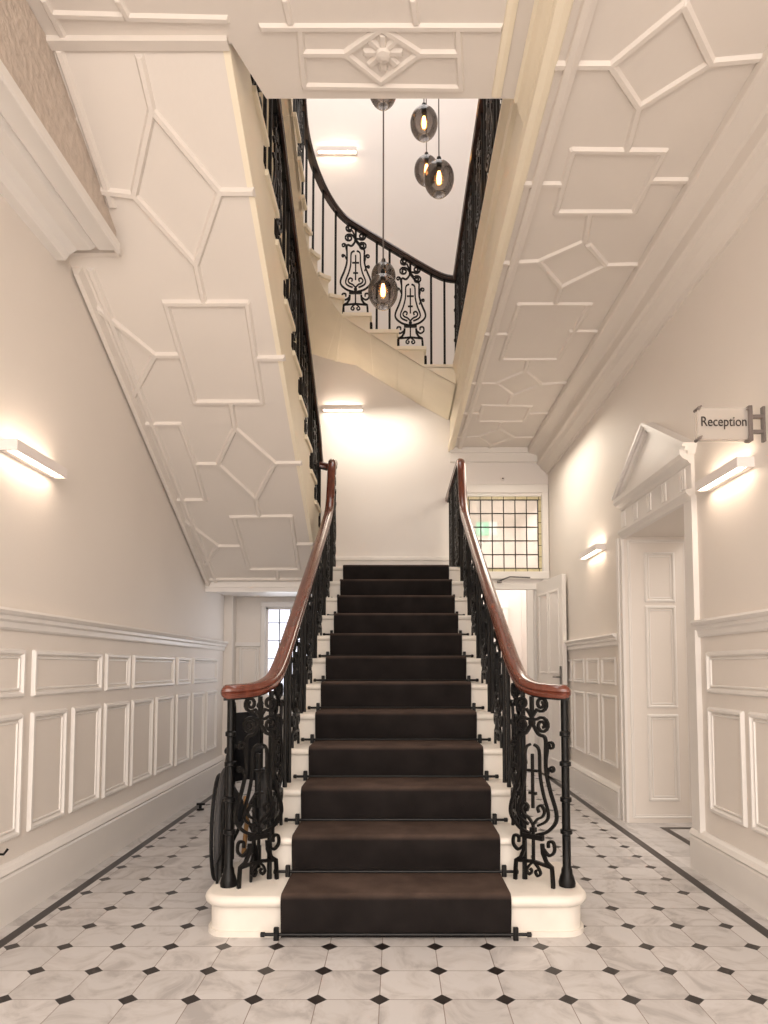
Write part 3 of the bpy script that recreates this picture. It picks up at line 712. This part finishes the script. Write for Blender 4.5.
def lower_balustrade(s, label):
    root = thing('stair_balustrade', label, 'balustrade', (s*.60, YN1+.2, R1), 'wrought iron stair balustrades')
    e = .0 if s < 0 else .01
    xr = .588+e
    P = [(s*.78, 2.955, 1.040), (s*.755, 2.958, 1.042), (s*.715, 2.985, 1.044), (s*.66, 3.04, 1.05), (s*.62, 3.12, 1.068), (s*(xr+.008), 3.22, 1.10), (s*xr, 3.36, 1.165), (s*xr, 3.6, 1.292), (s*xr, 4.2, 1.632), (s*xr, 4.9, 2.03), (s*xr, 5.5, 2.372), (s*xr, 5.70, 2.50), (s*xr, 5.82, 2.64), (s*xr, 5.90, 2.84), (s*xr, 5.955, 2.98), (s*xr, 6.03, 3.055), (s*xr, 6.12, 3.07)]
    if s > 0: P += [(s*xr, 6.4, 3.072), (s*xr, 7.0, 3.072), (s*xr, YB, 3.072)]
    else: P += [(s*xr-.012, 6.20, 3.072), (s*xr-.06, 6.25, 3.08), (-.738, 6.245, 3.10)]
    path = smooth_path(P, 6)
    sc = [1.0]*len(path)
    path = [path[0]+(path[1]-path[0]).normalized()*q for q in (0, .004, .010, .018)]+path[4:]; dd = 0; sc = []
    for i in range(len(path)):
        if i: dd += (path[i]-path[i-1]).length
        sc.append((math.sqrt(max(.02, 1-(1-min(1, dd/.05))**2)))*(1+.18*math.exp(-((dd-.06)/.06)**2)))
    g = MB(); g.sweep(path, RAILP, sc); o = g.build('handrail', M['mahogany'], root, True); o['label'] = 'polished red-brown mahogany handrail'
    iron = [p - Vector((0, 0, .031)) for p in path[3:]]
    g = MB(); g.sweep(iron, [(-.016, -.005), (-.016, .006), (.016, .006), (.016, -.005)]); g.build('iron_core_rail', M['iron'], root)
    newel(root, s*(.752 if s < 0 else .768), 3.03, R1, 1.015)
    # curtail panel turning out to the newel
    h = 1.02-R1
    o = place('scroll_panel', PAN_FL, root, (s*.625, 3.06, R1), s*math.radians(-42), .78, h)
    sp = path[3:]
    for k in range(1, N1+1):
        yk = YN1+G1*(k-1); z = R1*k
        if k == 1:
            ys = [(yk+.25, .0)]
        elif k % 2 == 0:
            yc = yk+.15; h = rail_z(sp, yc)-z-.028
            place('scroll_panel', PAN_UP, root, (s*xr, yc, z), PI/2, .93, h/1.0)
            continue
        else: ys = [(yk+.075, 0), (yk+.215, 0)]
        for y, _ in ys: place('baluster', BAR, root, (s*xr, y, z), 0, 1, rail_z(sp, y)-z-.028)
    if s > 0:
        y = 6.26; i = 0
        while y < YB-.05:
            if i % 3 == 1: place('scroll_panel', PAN_FL, root, (s*xr, y+.06, ZL), PI/2, .95, 3.072-ZL-.03); y += .27
            else: place('baluster', BAR, root, (s*xr, y, ZL), 0, 1, 3.072-ZL-.03); y += .15
            i += 1
        newel(root, s*xr, 6.08, ZL, 3.04)
    else: newel(root, s*xr-.02, 6.16, ZL, 3.045)
    return root
lower_balustrade(-1, 'black iron balustrade with wooden handrail on the wheelchair side of the carpeted stairs')
lower_balustrade(1, 'black iron balustrade with wooden handrail on the reception side of the carpeted stairs')

# ------------------------------------------------------------------ second flight, climbing back over the hall
G2, R2, N2, YS2 = .325, .176, 12, 6.706
XS = -.71
XB = -.738
f2 = thing('upper_staircase', 'white flight with strapwork underside climbing above the wheelchair side of the hall', 'staircase', (-1.24, 6.6, ZL))
def soff(y): return 2.25+.53*(5.57-y)
P = [(YS2-.03, ZL)]
for k in range(1, N2+1):
    y = YS2-G2*(k-1)-.03; P += [(y, ZL+R2*k-.03)]
    if k < N2: P += [(y-G2, ZL+R2*k-.03)]
P += [(2.70, ZL+R2*N2-.03), (2.66, soff(2.66)), (6.25, soff(6.25)), (6.25, ZL)]
P2 = P[:]
b = MB(); b.prism(P2, 'x', XL+.0, XS-.03); b.build('soffit', M['ceil'], f2)
# cut string: separate face plate
b = MB(); b.prism(P2, 'x', XS-.03, XS); b.build('outer_string', M['string'], f2)
for k in range(1, N2+1):
    y = YS2-G2*(k-1); z = ZL+R2*k
    pr = [(2*y-a, zz) for a, zz in tread_profile(y, y+G2+.03, z)]
    b = MB(); b.prism(pr, 'x', XL, XS+.018); b.build('tread', M['string'], f2, True)
    if k <= N2:
        g = MB(); g.box(XS-.32, XS+.008, y-.075, y-.02, z-R2+.004, z-R2+.105, .012, 2); o = g.build('carpet_edge', M['carpet'], f2)
# strapwork on the sloping soffit
n2 = Vector((0, -.53, -1)).normalized()
def s2(p):
    return on_plane(p[0], p[1], (0, 5.57, 2.25), n2)
SEG_L = [((140,58),(152,110)),((152,110),(220,192)),((220,192),(252,192)),((152,110),(134,195)),((134,195),(94,190)),((134,195),(196,264)),((220,192),(196,264)),((196,264),(204,302)),
 ((165,303),(247,303)),((166,304),(195,402)),((195,402),(262,402)),((247,303),(262,402)),((256,358),(283,358)),((179,355),(155,355)),((155,355),(131,400)),((155,355),(90,302)),
 ((231,403),(235,428)),((235,428),(218,464)),((218,464),(256,499)),((256,499),(275,463)),((275,463),(235,428)),((218,464),(195,464)),((275,463),(300,463)),((256,499),(259,515)),
 ((180,424),(139,424)),((180,424),(195,464)),((195,464),(205,500)),((205,500),(170,500)),
 ((231,517),(291,516)),((234,517),(249,569)),((249,569),(299,569)),((291,516),(299,569)),((297,544),(312,544)),((242,546),(218,546)),((218,546),(180,517)),((218,546),(201,570)),((206,579),(316,579)),((277,570),(278,579)),
 ((60,52),(112,205)),((92,190),(118,252)),((70,253),(118,253)),((74,120),(90,190))]
b = MB()
for p, q in SEG_L: b.rib(s2(p), s2(q), n2, .045, .02)
# cornice moulding where soffit meets the wall and along the inner edge
for x0, w_, h_ in ((XL+.03, .06, .045), (XL+.10, .05, .02)):
    b.rib((x0, 6.2, soff(6.2)), (x0, 3.52 if x0 < -1.5 else 2.7, soff(3.52 if x0 < -1.5 else 2.7)), n2, w_, h_)
sm = b.build('soffit_moulding', M['ceil'], f2)
def rail2(y): return 4.05+.555*(4.81-y)
br2 = thing('stair_balustrade', 'black iron balustrade with shade-darkened handrail on the flight above the strapwork soffit', 'balustrade', (XS, 6.3, ZL), 'wrought iron stair balustrades')
P = [(XB, 6.30, 3.115), (XB, 6.20, 3.20)] + [(XB, y, rail2(y)) for y in (6.0, 5.4, 4.8, 4.2, 3.6, 3.0, 2.6)]
path2 = smooth_path(P, 5)
g = MB(); g.sweep(path2, RAILP); g.build('handrail', M['shaded_wood'], br2, True)
g = MB(); g.sweep([p-Vector((0, 0, .031)) for p in path2], [(-.016, -.005), (-.016, .006), (.016, .006), (.016, -.005)]); g.build('iron_core_rail', M['iron'], br2)
for k in range(2, N2+1):
    y = YS2-G2*(k-1); z = ZL+R2*k
    if k % 2 == 1:
        yc = y-.165; place('scroll_panel', PAN_UP, br2, (XB, yc, z), -PI/2, 1.0, rail2(yc)-z-.03)
    else:
        for yy in (y-.08, y-.24): place('baluster', BAR, br2, (XB, yy, z), 0, 1, rail2(yy)-z-.03)

# ------------------------------------------------------------------ gallery balustrade on the first floor
gb = thing('gallery_balustrade', 'black iron balustrade running level along the first floor gallery edge', 'balustrade', (GX+.02, 5.0, ZF), 'wrought iron stair balustrades')
ZR = 5.09; YG = 6.48
g = MB(); g.sweep([(GX+.01, y, ZR) for y in (FL-.6, 4.2, 5.2, YG+.02)], RAILP); g.build('handrail', M['shaded_wood'], gb, True)
y = FL-.3; i = 0
while y < YG-.05:
    if i % 3 == 2: place('scroll_panel', PAN_FL, gb, (GX+.01, y+.07, ZF), PI/2, 1.0, ZR-ZF-.028); y += .28
    else: place('baluster', BAR, gb, (GX+.01, y, ZF), 0, 1, ZR-ZF-.028); y += .14
    i += 1
newel(gb, GX+.01, YG, ZF, ZR-.02)

# ------------------------------------------------------------------ third flight: along the back wall, winding to the left wall
f3 = thing('upper_staircase', 'curved cream flight winding up the back wall above the half landing', 'staircase', (0, YG+.4, ZF))
RA = .42; XA = -.47; LS = GX-XA; LA = RA*PI/2; cxa, cya = XA, YG-RA
def pth(s):
    if s <= LS: return Vector((GX-s, YG, 0))
    if s <= LS+LA:
        a = (s-LS)/RA; return Vector((cxa-RA*math.sin(a), cya+RA*math.cos(a), 0))
    return Vector((cxa-RA, cya-(s-LS-LA), 0))
def outr(s):
    if s <= LS: return Vector((GX-s, YB, 0))
    if s <= LS+LA:
        a = (s-LS)/RA; dx, dy = -math.sin(a), math.cos(a)
        t1 = (YB-cya)/dy if dy > 1e-6 else 1e9; t2 = (XL-cxa)/dx if dx < -1e-6 else 1e9
        t = min(t1, t2); return Vector((cxa+dx*t, cya+dy*t, 0))
    return Vector((XL, cya-(s-LS-LA), 0))
SK = [.315, .59, .865, 1.14, 1.29, 1.42, 1.55, 1.68, 1.83, 2.08, 2.36, 2.64, 2.92, 3.2]
def nose3(s):
    if s <= SK[0]: return ZF + R1*max(0, (s/SK[0]))
    for i in range(len(SK)-1):
        if s <= SK[i+1]: return ZF+R1*(1+i+(s-SK[i])/(SK[i+1]-SK[i]))
    return ZF+R1*len(SK)
def step_poly(sa, sb, over=0):
    n = 4; ss = [sa+(sb-sa)*i/n for i in range(n+1)]
    inn = [pth(s) for s in ss]
    if over:
        for i, s in enumerate(ss):
            o_ = outr(s); d_ = (inn[i]-o_).normalized(); inn[i] = inn[i]+d_*over
    oa, ob = outr(sa), outr(sb); out = [ob]
    if abs(ob.x-XL) < 1e-5 and abs(oa.y-YB) < 1e-5: out.append(Vector((XL, YB, 0)))
    out.append(oa)
    return [(p.x, p.y) for p in inn+out]
b = MB(); b.prism([(GX+.02, YG+.0), (GX+.02, YB), (pth(SK[0]).x, YB), (pth(SK[0]).x, YG+.0)], 'z', ZF-.036, ZF); b.build('tread', M['string'], f3)
for k in range(1, len(SK)):
    z = ZF+R1*k; sa, sb = SK[k-1]-.02, SK[k]
    b = MB(); b.prism(step_poly(sa, sb, .03), 'z', z-.034, z); b.build('tread', M['string'], f3)
    b = MB(); b.prism(step_poly(SK[k-1], SK[k-1]+.03, -.01), 'z', z-R1, z-.03); b.build('riser', M['string'], f3)
    p_ = pth(SK[k-1]); q_ = outr(SK[k-1]); dd = (q_-p_).normalized(); tt = (pth(SK[k-1])-pth(SK[k-1]-.02)).normalized()
    g = MB(); c0 = p_+dd*.06-tt*.012; g.box(c0.x-.014, c0.x+.014, c0.y-.05, c0.y+.014, z-R1+.004, z-R1+.10, .01, 2); o = g.build('carpet_edge', M['carpet'], f3)
# string face and soffit
b = MB(); ns = 60; smax = SK[-1]
tops, bots, outs = [], [], []
for i in range(ns+1):
    s = smax*i/ns; p = pth(s); q = outr(s); zb = nose3(s)-.205
    tops.append((p, nose3(s))); bots.append(Vector((p.x, p.y, zb))); outs.append(Vector((q.x, q.y, zb)))
def zt(s):
    k = sum(1 for v in SK if v <= s+1e-6); return ZF+R1*k-.03
fine = sorted(set([smax*i/ns for i in range(ns+1)] + [v for v in SK] + [v-1e-4 for v in SK]))
rings = []
for s in fine:
    p = pth(s); q = outr(s); d_ = (q-p).normalized()*.03; zb = nose3(s)-.205
    rings.append([(p.x, p.y, zb), (p.x, p.y, zt(s)), (p.x+d_.x, p.y+d_.y, zt(s)), (p.x+d_.x, p.y+d_.y, zb)])
b.rings(rings); b.build('outer_string', M['string'], f3, False)
b = MB()
rings = []
for i in range(ns+1):
    p, q = bots[i], outs[i]; rings.append([p, p.lerp(q, .5), q])
b.rings(rings, closed_ring=False, caps=False); b.build('soffit', M['string'], f3, True)
bb = thing('stair_balustrade', 'black iron balustrade with shade-darkened handrail curving up the back wall flight', 'balustrade', (0, YG, ZF), 'wrought iron stair balustrades')
def rail3(s):
    return max(ZF+.885, nose3(s)+.83)
zz = [rail3(3.1*i/80) for i in range(81)]
for _ in range(4): zz = [zz[0]]+[(zz[i-1]+zz[i]+zz[i+1])/3 for i in range(1, 80)]+[zz[-1]]
path3 = [Vector((pth(3.1*i/80).x, pth(3.1*i/80).y, zz[i])) for i in range(81)]
def r3(s): f = min(79.999, s/3.1*80); i = int(f); return zz[i]+(zz[i+1]-zz[i])*(f-i)
g = MB(); g.sweep(path3, RAILP); g.build('handrail', M['shaded_wood'], bb, True)
g = MB(); g.sweep([p-Vector((0, 0, .031)) for p in path3], [(-.016, -.005), (-.016, .006), (.016, .006), (.016, -.005)]); g.build('iron_core_rail', M['iron'], bb)
def bar3(s, z): p = pth(s); place('baluster', BAR, bb, (p.x, p.y, z), 0, 1, r3(s)-z-.03)
def pan3(s, z, wdt=1.0):
    p = pth(s); t = pth(s+.01)-pth(s-.01); a = math.atan2(t.y, t.x)
    place('scroll_panel', PAN_UP, bb, (p.x, p.y, z), a, wdt, r3(s)-z-.03)
bar3(.11, ZF); bar3(.245, ZF)
pan3(.455, ZF+R1); bar3(.665, ZF+2*R1); bar3(.795, ZF+2*R1); pan3(1.01, ZF+3*R1)
bar3(1.215, ZF+4*R1); bar3(1.355, ZF+5*R1); bar3(1.485, ZF+6*R1); bar3(1.615, ZF+7*R1); bar3(1.755, ZF+8*R1); pan3(1.955, ZF+9*R1, .9); bar3(2.15, ZF+10*R1); bar3(2.29, ZF+10*R1); pan3(2.5, ZF+11*R1); bar3(2.71, ZF+12*R1); bar3(2.85, ZF+12*R1)
# sloping skirting on the wall behind the third flight
b = MB(); rr = []
for i in range(30):
    s = .0+1.6*i/29; q = outr(s)
    if abs(q.y-YB) > 1e-4: break
    z = nose3(s); rr.append([(q.x, YB, z+.28), (q.x, YB-.02, z+.27), (q.x, YB-.025, z+.22), (q.x, YB-.02, z-.05), (q.x, YB, z-.05)])
b.rings(rr); struct(b.build('trim_19', M['trim'], None, False))

# ------------------------------------------------------------------ pendants
g = MB(); prof = []
for i in range(15):
    t = i/14; a = -PI*.36+(PI*.5+PI*.36)*t
    r = .112*math.cos(a)*(1+.05*math.sin(a)) ; z = .13*math.sin(a)+(.0)
    prof.append((max(r, .018), z))
g.lathe(prof, 0, 0, 0, 28, caps=False); SHADE = g.mesh('lamp_shade', True, 80); SHADE.materials.append(M['smoke'])
zb0 = prof[0]
g = MB(); g.tube([(zb0[0]*math.cos(2*PI*k/28), zb0[0]*math.sin(2*PI*k/28), zb0[1]) for k in range(28)], .0035, 6, loop=True); RIM = g.mesh('rim', True); RIM.materials.append(M['bulbglass'])
g = MB(); g.lathe([(.004, .175), (.016, .17), (.02, .15), (.02, .09), (.016, .085)], 0, 0, 0, 14); CAP = g.mesh('lamp_holder', True); CAP.materials.append(M['iron'])
g = MB(); g.lathe([(.012, .085), (.02, .06), (.034, .02), (.036, -.005), (.028, -.035), (.006, -.048)], 0, 0, 0, 16); BULB = g.mesh('bulb', True); BULB.materials.append(M['bulbglass'])
g = MB()
for k in range(6):
    a = k*PI/3; g.tube([(.006*math.cos(a), .006*math.sin(a), .06), (.014*math.cos(a), .014*math.sin(a), .01), (.011*math.cos(a+.4), .011*math.sin(a+.4), -.028)], .0045, 5)
FILA = g.mesh('filament'); FILA.materials.append(M['filament'])
def pendant(px, py, q, label, sc=1.0):
    x = (px-PX)*q/F; z = H+(HZ-py)*q*cs/F; y = (q-(z-H)*sn)/cs
    t = thing('pendant_light', label, 'pendant light', (x, y, z), 'smoked glass pendants hanging in the stairwell')
    o = link('lamp_shade', SHADE, t, False); o.scale = (sc,)*3
    r = link('rim', RIM, o, False)
    o = link('lamp_holder', CAP, t, False); o.scale = (sc,)*3
    o = link('bulb', BULB, t, False); o.scale = (sc,)*3
    link('filament', FILA, o, False)
    g = MB(); g.tube([(0, 0, .17*sc), (0, 0, ZT-z)], .0045, 6); g.build('cord', M['cable'], t, True, world=False)
pendant(383, 292, 4.95, 'lowest smoked glass pendant hanging in front of the curved balustrade')
pendant(383.5, 277, 5.75, 'smoked glass pendant mostly hidden behind the lowest one', .95)
pendant(439, 179.5, 4.9, 'smoked glass pendant showing its round open mouth, overlapping another')
pendant(426.5, 171, 5.7, 'smoked glass pendant half hidden behind the one with the open mouth', .95)
pendant(424, 124, 5.35, 'highest wholly visible smoked glass pendant, above an overlapping pair')
pendant(383, 92, 5.3, 'smoked glass pendant cut off by the ceiling edge, only its bottom showing')

# ------------------------------------------------------------------ wall lights
def wall_light(loc, rz, L, label, cool=False):
    """box up-down light; local +y points out of the wall"""
    t = thing('wall_light', label, 'wall light', loc, 'white linear up and down wall lights', rz)
    g = MB(); d, h = .085, .05
    g.box(-L/2, L/2, d-.010, d, 0, h); g.box(-L/2+.010, L/2-.010, 0, .032, 0, h)
    g.box(-L/2, -L/2+.010, 0, d-.010, 0, h); g.box(L/2-.010, L/2, 0, d-.010, 0, h)
    g.build('housing', M['lightbody'], t, world=False)
    g = MB(); g.box(-L/2+.012, L/2-.012, .032, d-.012, .006, .012); o = g.build('diffuser', M['led'], t, world=False); o['label'] = 'glowing lower diffuser'
    g = MB(); g.box(-L/2+.012, L/2-.012, .032, d-.012, h-.012, h-.006); o = g.build('diffuser', M['led_up'], t, world=False); o['label'] = 'glowing upper diffuser'
wall_light((XL, 3.13, 2.125), -PI/2, .45, 'white linear wall light above the long wainscot wall')
wall_light((XR, 3.38, 2.125), PI/2, .45, 'white linear wall light just below the Reception sign')
wall_light((XR, 5.68, 2.13), PI/2, .5, 'white linear wall light between the pedimented doorway and the corridor end')
wall_light((-.61, YB, 4.09), PI, .46, 'white linear wall light on the back wall below the curved flight')
wall_light((-.69, YB, 7.18), PI, .46, 'white linear wall light high on the back wall above the curved handrail')

# ------------------------------------------------------------------ reception sign
sg = thing('reception_sign', 'clear hanging sign lettered Reception on grey wall arms', 'sign', (1.55, 3.05, 2.3))
YS = 3.05; sx0, sx1, sz0, sz1 = 1.418, 1.672, 2.222, 2.375
g = MB(); g.box(sx0, sx1, YS-.004, YS+.004, sz0, sz1, .002, 1); o = g.build('panel', M['acrylic'], sg); o['label'] = 'translucent acrylic panel'
g = MB(); g.box(sx0+.0, sx1-.0, YS+.02, YS+.024, sz0, sz1); g.build('rear_panel', M['acrylic'], sg)
g = MB(); g.box(sx1-.016, sx1+.004, YS-.012, YS+.03, sz0-.008, sz1+.008, .002, 1); g.build('clamp_post', M['grey'], sg)
for z in (2.262, 2.335):
    g = MB(); g.box(sx1-.01, XR-.004, YS+.0, YS+.018, z-.009, z+.009, .002, 1); g.build('arm', M['grey'], sg)
g = MB(); g.box(XR-.012, XR, YS-.004, YS+.022, sz0-.008, sz1+.008, .002, 1); g.build('wall_plate', M['grey'], sg)
for x in (sx0+.006, sx1-.012):
    for z in (sz0+.004, sz1-.004):
        g = MB(); g.tube([(x, YS-.014, z), (x, YS+.034, z)], .008, 10); g.tube([(x-.012, YS-.01, z-.010), (x+.012, YS-.01, z+.010)], .004, 6); g.build('standoff', M['grey'], sg)
cu = bpy.data.curves.new('lettering', 'FONT'); cu.body = 'Reception'; cu.size = .062; cu.align_x = 'CENTER'; cu.align_y = 'CENTER'; cu.extrude = .0012; cu.offset = 0
to = bpy.data.objects.new('lettering_source', cu); C.objects.link(to)
dg = bpy.context.evaluated_depsgraph_get(); dg.update()
me = bpy.data.meshes.new_from_object(to.evaluated_get(dg)); bpy.data.objects.remove(to)
me.materials.clear(); me.materials.append(M['letter'])
o = link('lettering', me, sg, False); o.rotation_euler = (PI/2, 0, 0); o.location = Vector((1.541, YS-.0065, 2.305))-sg.location; o['label'] = 'dark word Reception'
w_ = max(v.co.x for v in me.vertices)-min(v.co.x for v in me.vertices); o.scale = (.212/w_, 1.08, 1)

# ------------------------------------------------------------------ wheelchair folded beside the stairs
wc = thing('wheelchair', 'black folded wheelchair parked behind the balustrade beside the stairs', 'wheelchair', (-.815, 3.62, 0), None, math.radians(8))
hw = .105
def circ(cx, cy, cz, r, n=32): return [(cx, cy+r*math.cos(2*PI*k/n), cz+r*math.sin(2*PI*k/n)) for k in range(n)]
for s in (-1, 1):
    x = s*hw
    g = MB(); g.tube(circ(x, 0, .305, .288), .021, 8, loop=True); w = g.build('wheel', M['tyre'], wc, True, world=False)
    g = MB(); g.tube(circ(x, 0, .305, .266), .009, 6, loop=True)
    for k in range(14):
        a = 2*PI*k/14; g.tube([(x, 0, .305), (x, .262*math.cos(a), .305+.262*math.sin(a))], .0022, 4)
    g.tube([(x-.03, 0, .305), (x+.03, 0, .305)], .02, 10); g.build('spokes', M['steel'], w, False, world=False)
    g = MB(); g.tube(circ(x+s*.035, 0, .305, .268), .010, 6, loop=True); g.build('hand_rim', M['rubber'], w, True, world=False)
    xi = s*(hw-.03)
    g = MB(); g.tube([(xi, .10, .10), (xi, .10, .92), (xi, .085, .95), (xi, .0, .955)], .012, 8); g.tube([(xi, .10, .50), (xi, -.33, .50), (xi, -.36, .47), (xi, -.36, .20)], .012, 8); g.tube([(xi, .10, .20), (xi, -.30, .20)], .012, 8); g.tube([(xi, -.30, .20), (xi, -.30, .50)], .012, 8)
    g.tube([(xi, .08, .70), (xi, -.18, .70), (xi, -.22, .66), (xi, -.22, .50)], .011, 8); g.build('frame', M['iron'], wc, True, world=False)
    g = MB(); g.tube([(xi, .03, .955), (xi, -.09+.0, .95)], .017, 8); g.build('push_handle', M['rubber'], wc, True, world=False)
    g = MB(); g.box(xi-.022, xi+.022, -.16, .06, .705, .735, .01, 2); g.build('armrest', M['cloth'], wc, False, world=False)
    g = MB(); g.box(xi-.004, xi+.004, -.16, .05, .50, .69); g.build('side_guard', M['cloth'], wc, False, world=False)
    g = MB(); g.tube(circ(xi, -.34, .095, .075, 20), .02, 8, loop=True); cst = g.build('caster', M['rubber'], wc, True, world=False)
    g = MB(); g.tube([(xi, -.34, .095), (xi+s*.022, -.34, .095), (xi+s*.02, -.33, .2)], .009, 6); g.build('caster_fork', M['iron'], cst, True, world=False)
    g = MB(); g.tube([(xi, -.36, .42), (xi, -.44, .20), (xi, -.47, .14)], .010, 8); g.box(xi-.006, xi+.006, -.56, -.43, .12, .27, .004, 1); g.build('footrest', M['iron'], wc, False, world=False)
g = MB(); g.prism([(-hw+.03, .5), (0, .36), (hw-.03, .5), (hw-.03, .515), (0, .385), (-hw+.03, .515)], 'y', -.30, .10); g.build('seat', M['cloth'], wc, False, world=False)
g = MB(); g.prism([(-hw+.03, .095), (0, .17), (hw-.03, .095), (hw-.03, .108), (0, .19), (-hw+.03, .108)], 'z', .52, .90); g.build('backrest', M['cloth'], wc, False, world=False)
g = MB(); g.tube([(-hw+.03, .0, .2), (hw-.03, .0, .5)], .01, 8); g.tube([(hw-.03, .02, .2), (-hw+.03, .02, .5)], .01, 8); g.build('cross_brace', M['iron'], wc, True, world=False)
g = MB(); g.tube([(.02, -.22, .50), (.03, -.25, .38), (.015, -.24, .22)], .012, 6); g.build('strap', M['tan'], wc, True, world=False)

# ------------------------------------------------------------------ lights
def area(name, loc, rot, sx, sy, pw, col):
    l = bpy.data.lights.new(name, 'AREA'); l.shape = 'RECTANGLE'; l.size = sx; l.size_y = sy; l.energy = pw; l.color = col
    o = bpy.data.objects.new(name, l); C.objects.link(o); o.location = loc; o.rotation_euler = rot; return o
area('front_fill', (0, Y0+.1, 1.9), (PI/2, 0, 0), 3.2, 3.2, 115, (1, .94, .89))  # added fill light from behind the camera; no window stands there
area('well_fill', (-.2, 5.4, ZT-.15), (0, 0, 0), 2.6, 3.6, 82, (1, .95, .92))  # added fill light above the stairwell, out of view; the top is closed
area('overhead_fill', (0, -.6, 3.2), (0, 0, 0), 2.0, 1.6, 48, (1, .93, .86))  # added overhead fill to brighten the front of the hall; no fitting here
area('corridor_fill', (1.2, 6.2, 3.3), (0, 0, 0), .6, 1.2, 13, (1, .90, .76))  # added warm fill to brighten the corridor end; no fitting on this ceiling
area('beyond_lamp', (1.25, 8.9, 3.35), (0, 0, 0), .9, 1.6, 34, (1, .93, .9))
area('reception_lamp', (3.1, 4.5, 2.75), (0, 0, 0), 1.2, 1.6, 22, (1, .93, .86))
area('rear_window_daylight', (-1.06, WY-.05, 1.35), (-PI/2, 0, 0), .6, .9, 2.5, (.93, .95, 1))
area('landing_lamp', (-.3, 7.0, 4.0), (math.radians(20), 0, 0), 1.0, .4, 7, (1, .90, .76))
w = bpy.data.worlds.new('world'); S.world = w; w.use_nodes = True
w.node_tree.nodes['Background'].inputs[0].default_value = (1, .96, .92, 1); w.node_tree.nodes['Background'].inputs[1].default_value = .6

# ------------------------------------------------------------------ camera
cam = bpy.data.cameras.new('camera'); co = bpy.data.objects.new('camera', cam); C.objects.link(co)
co.location = (0, 0, H); co.rotation_euler = (PI/2+PIT, 0, 0)
cam.sensor_fit = 'AUTO'; cam.sensor_width = 36; cam.lens = F/1024*36
cam.shift_x = -(PX-384)/1024; cam.shift_y = ((HZ-F*math.tan(PIT))-512)/1024
cam.clip_start = .05
S.camera = co
S.view_settings.view_transform = 'Standard'; S.view_settings.look = 'None'
S.view_settings.exposure = .40; S.view_settings.gamma = 1
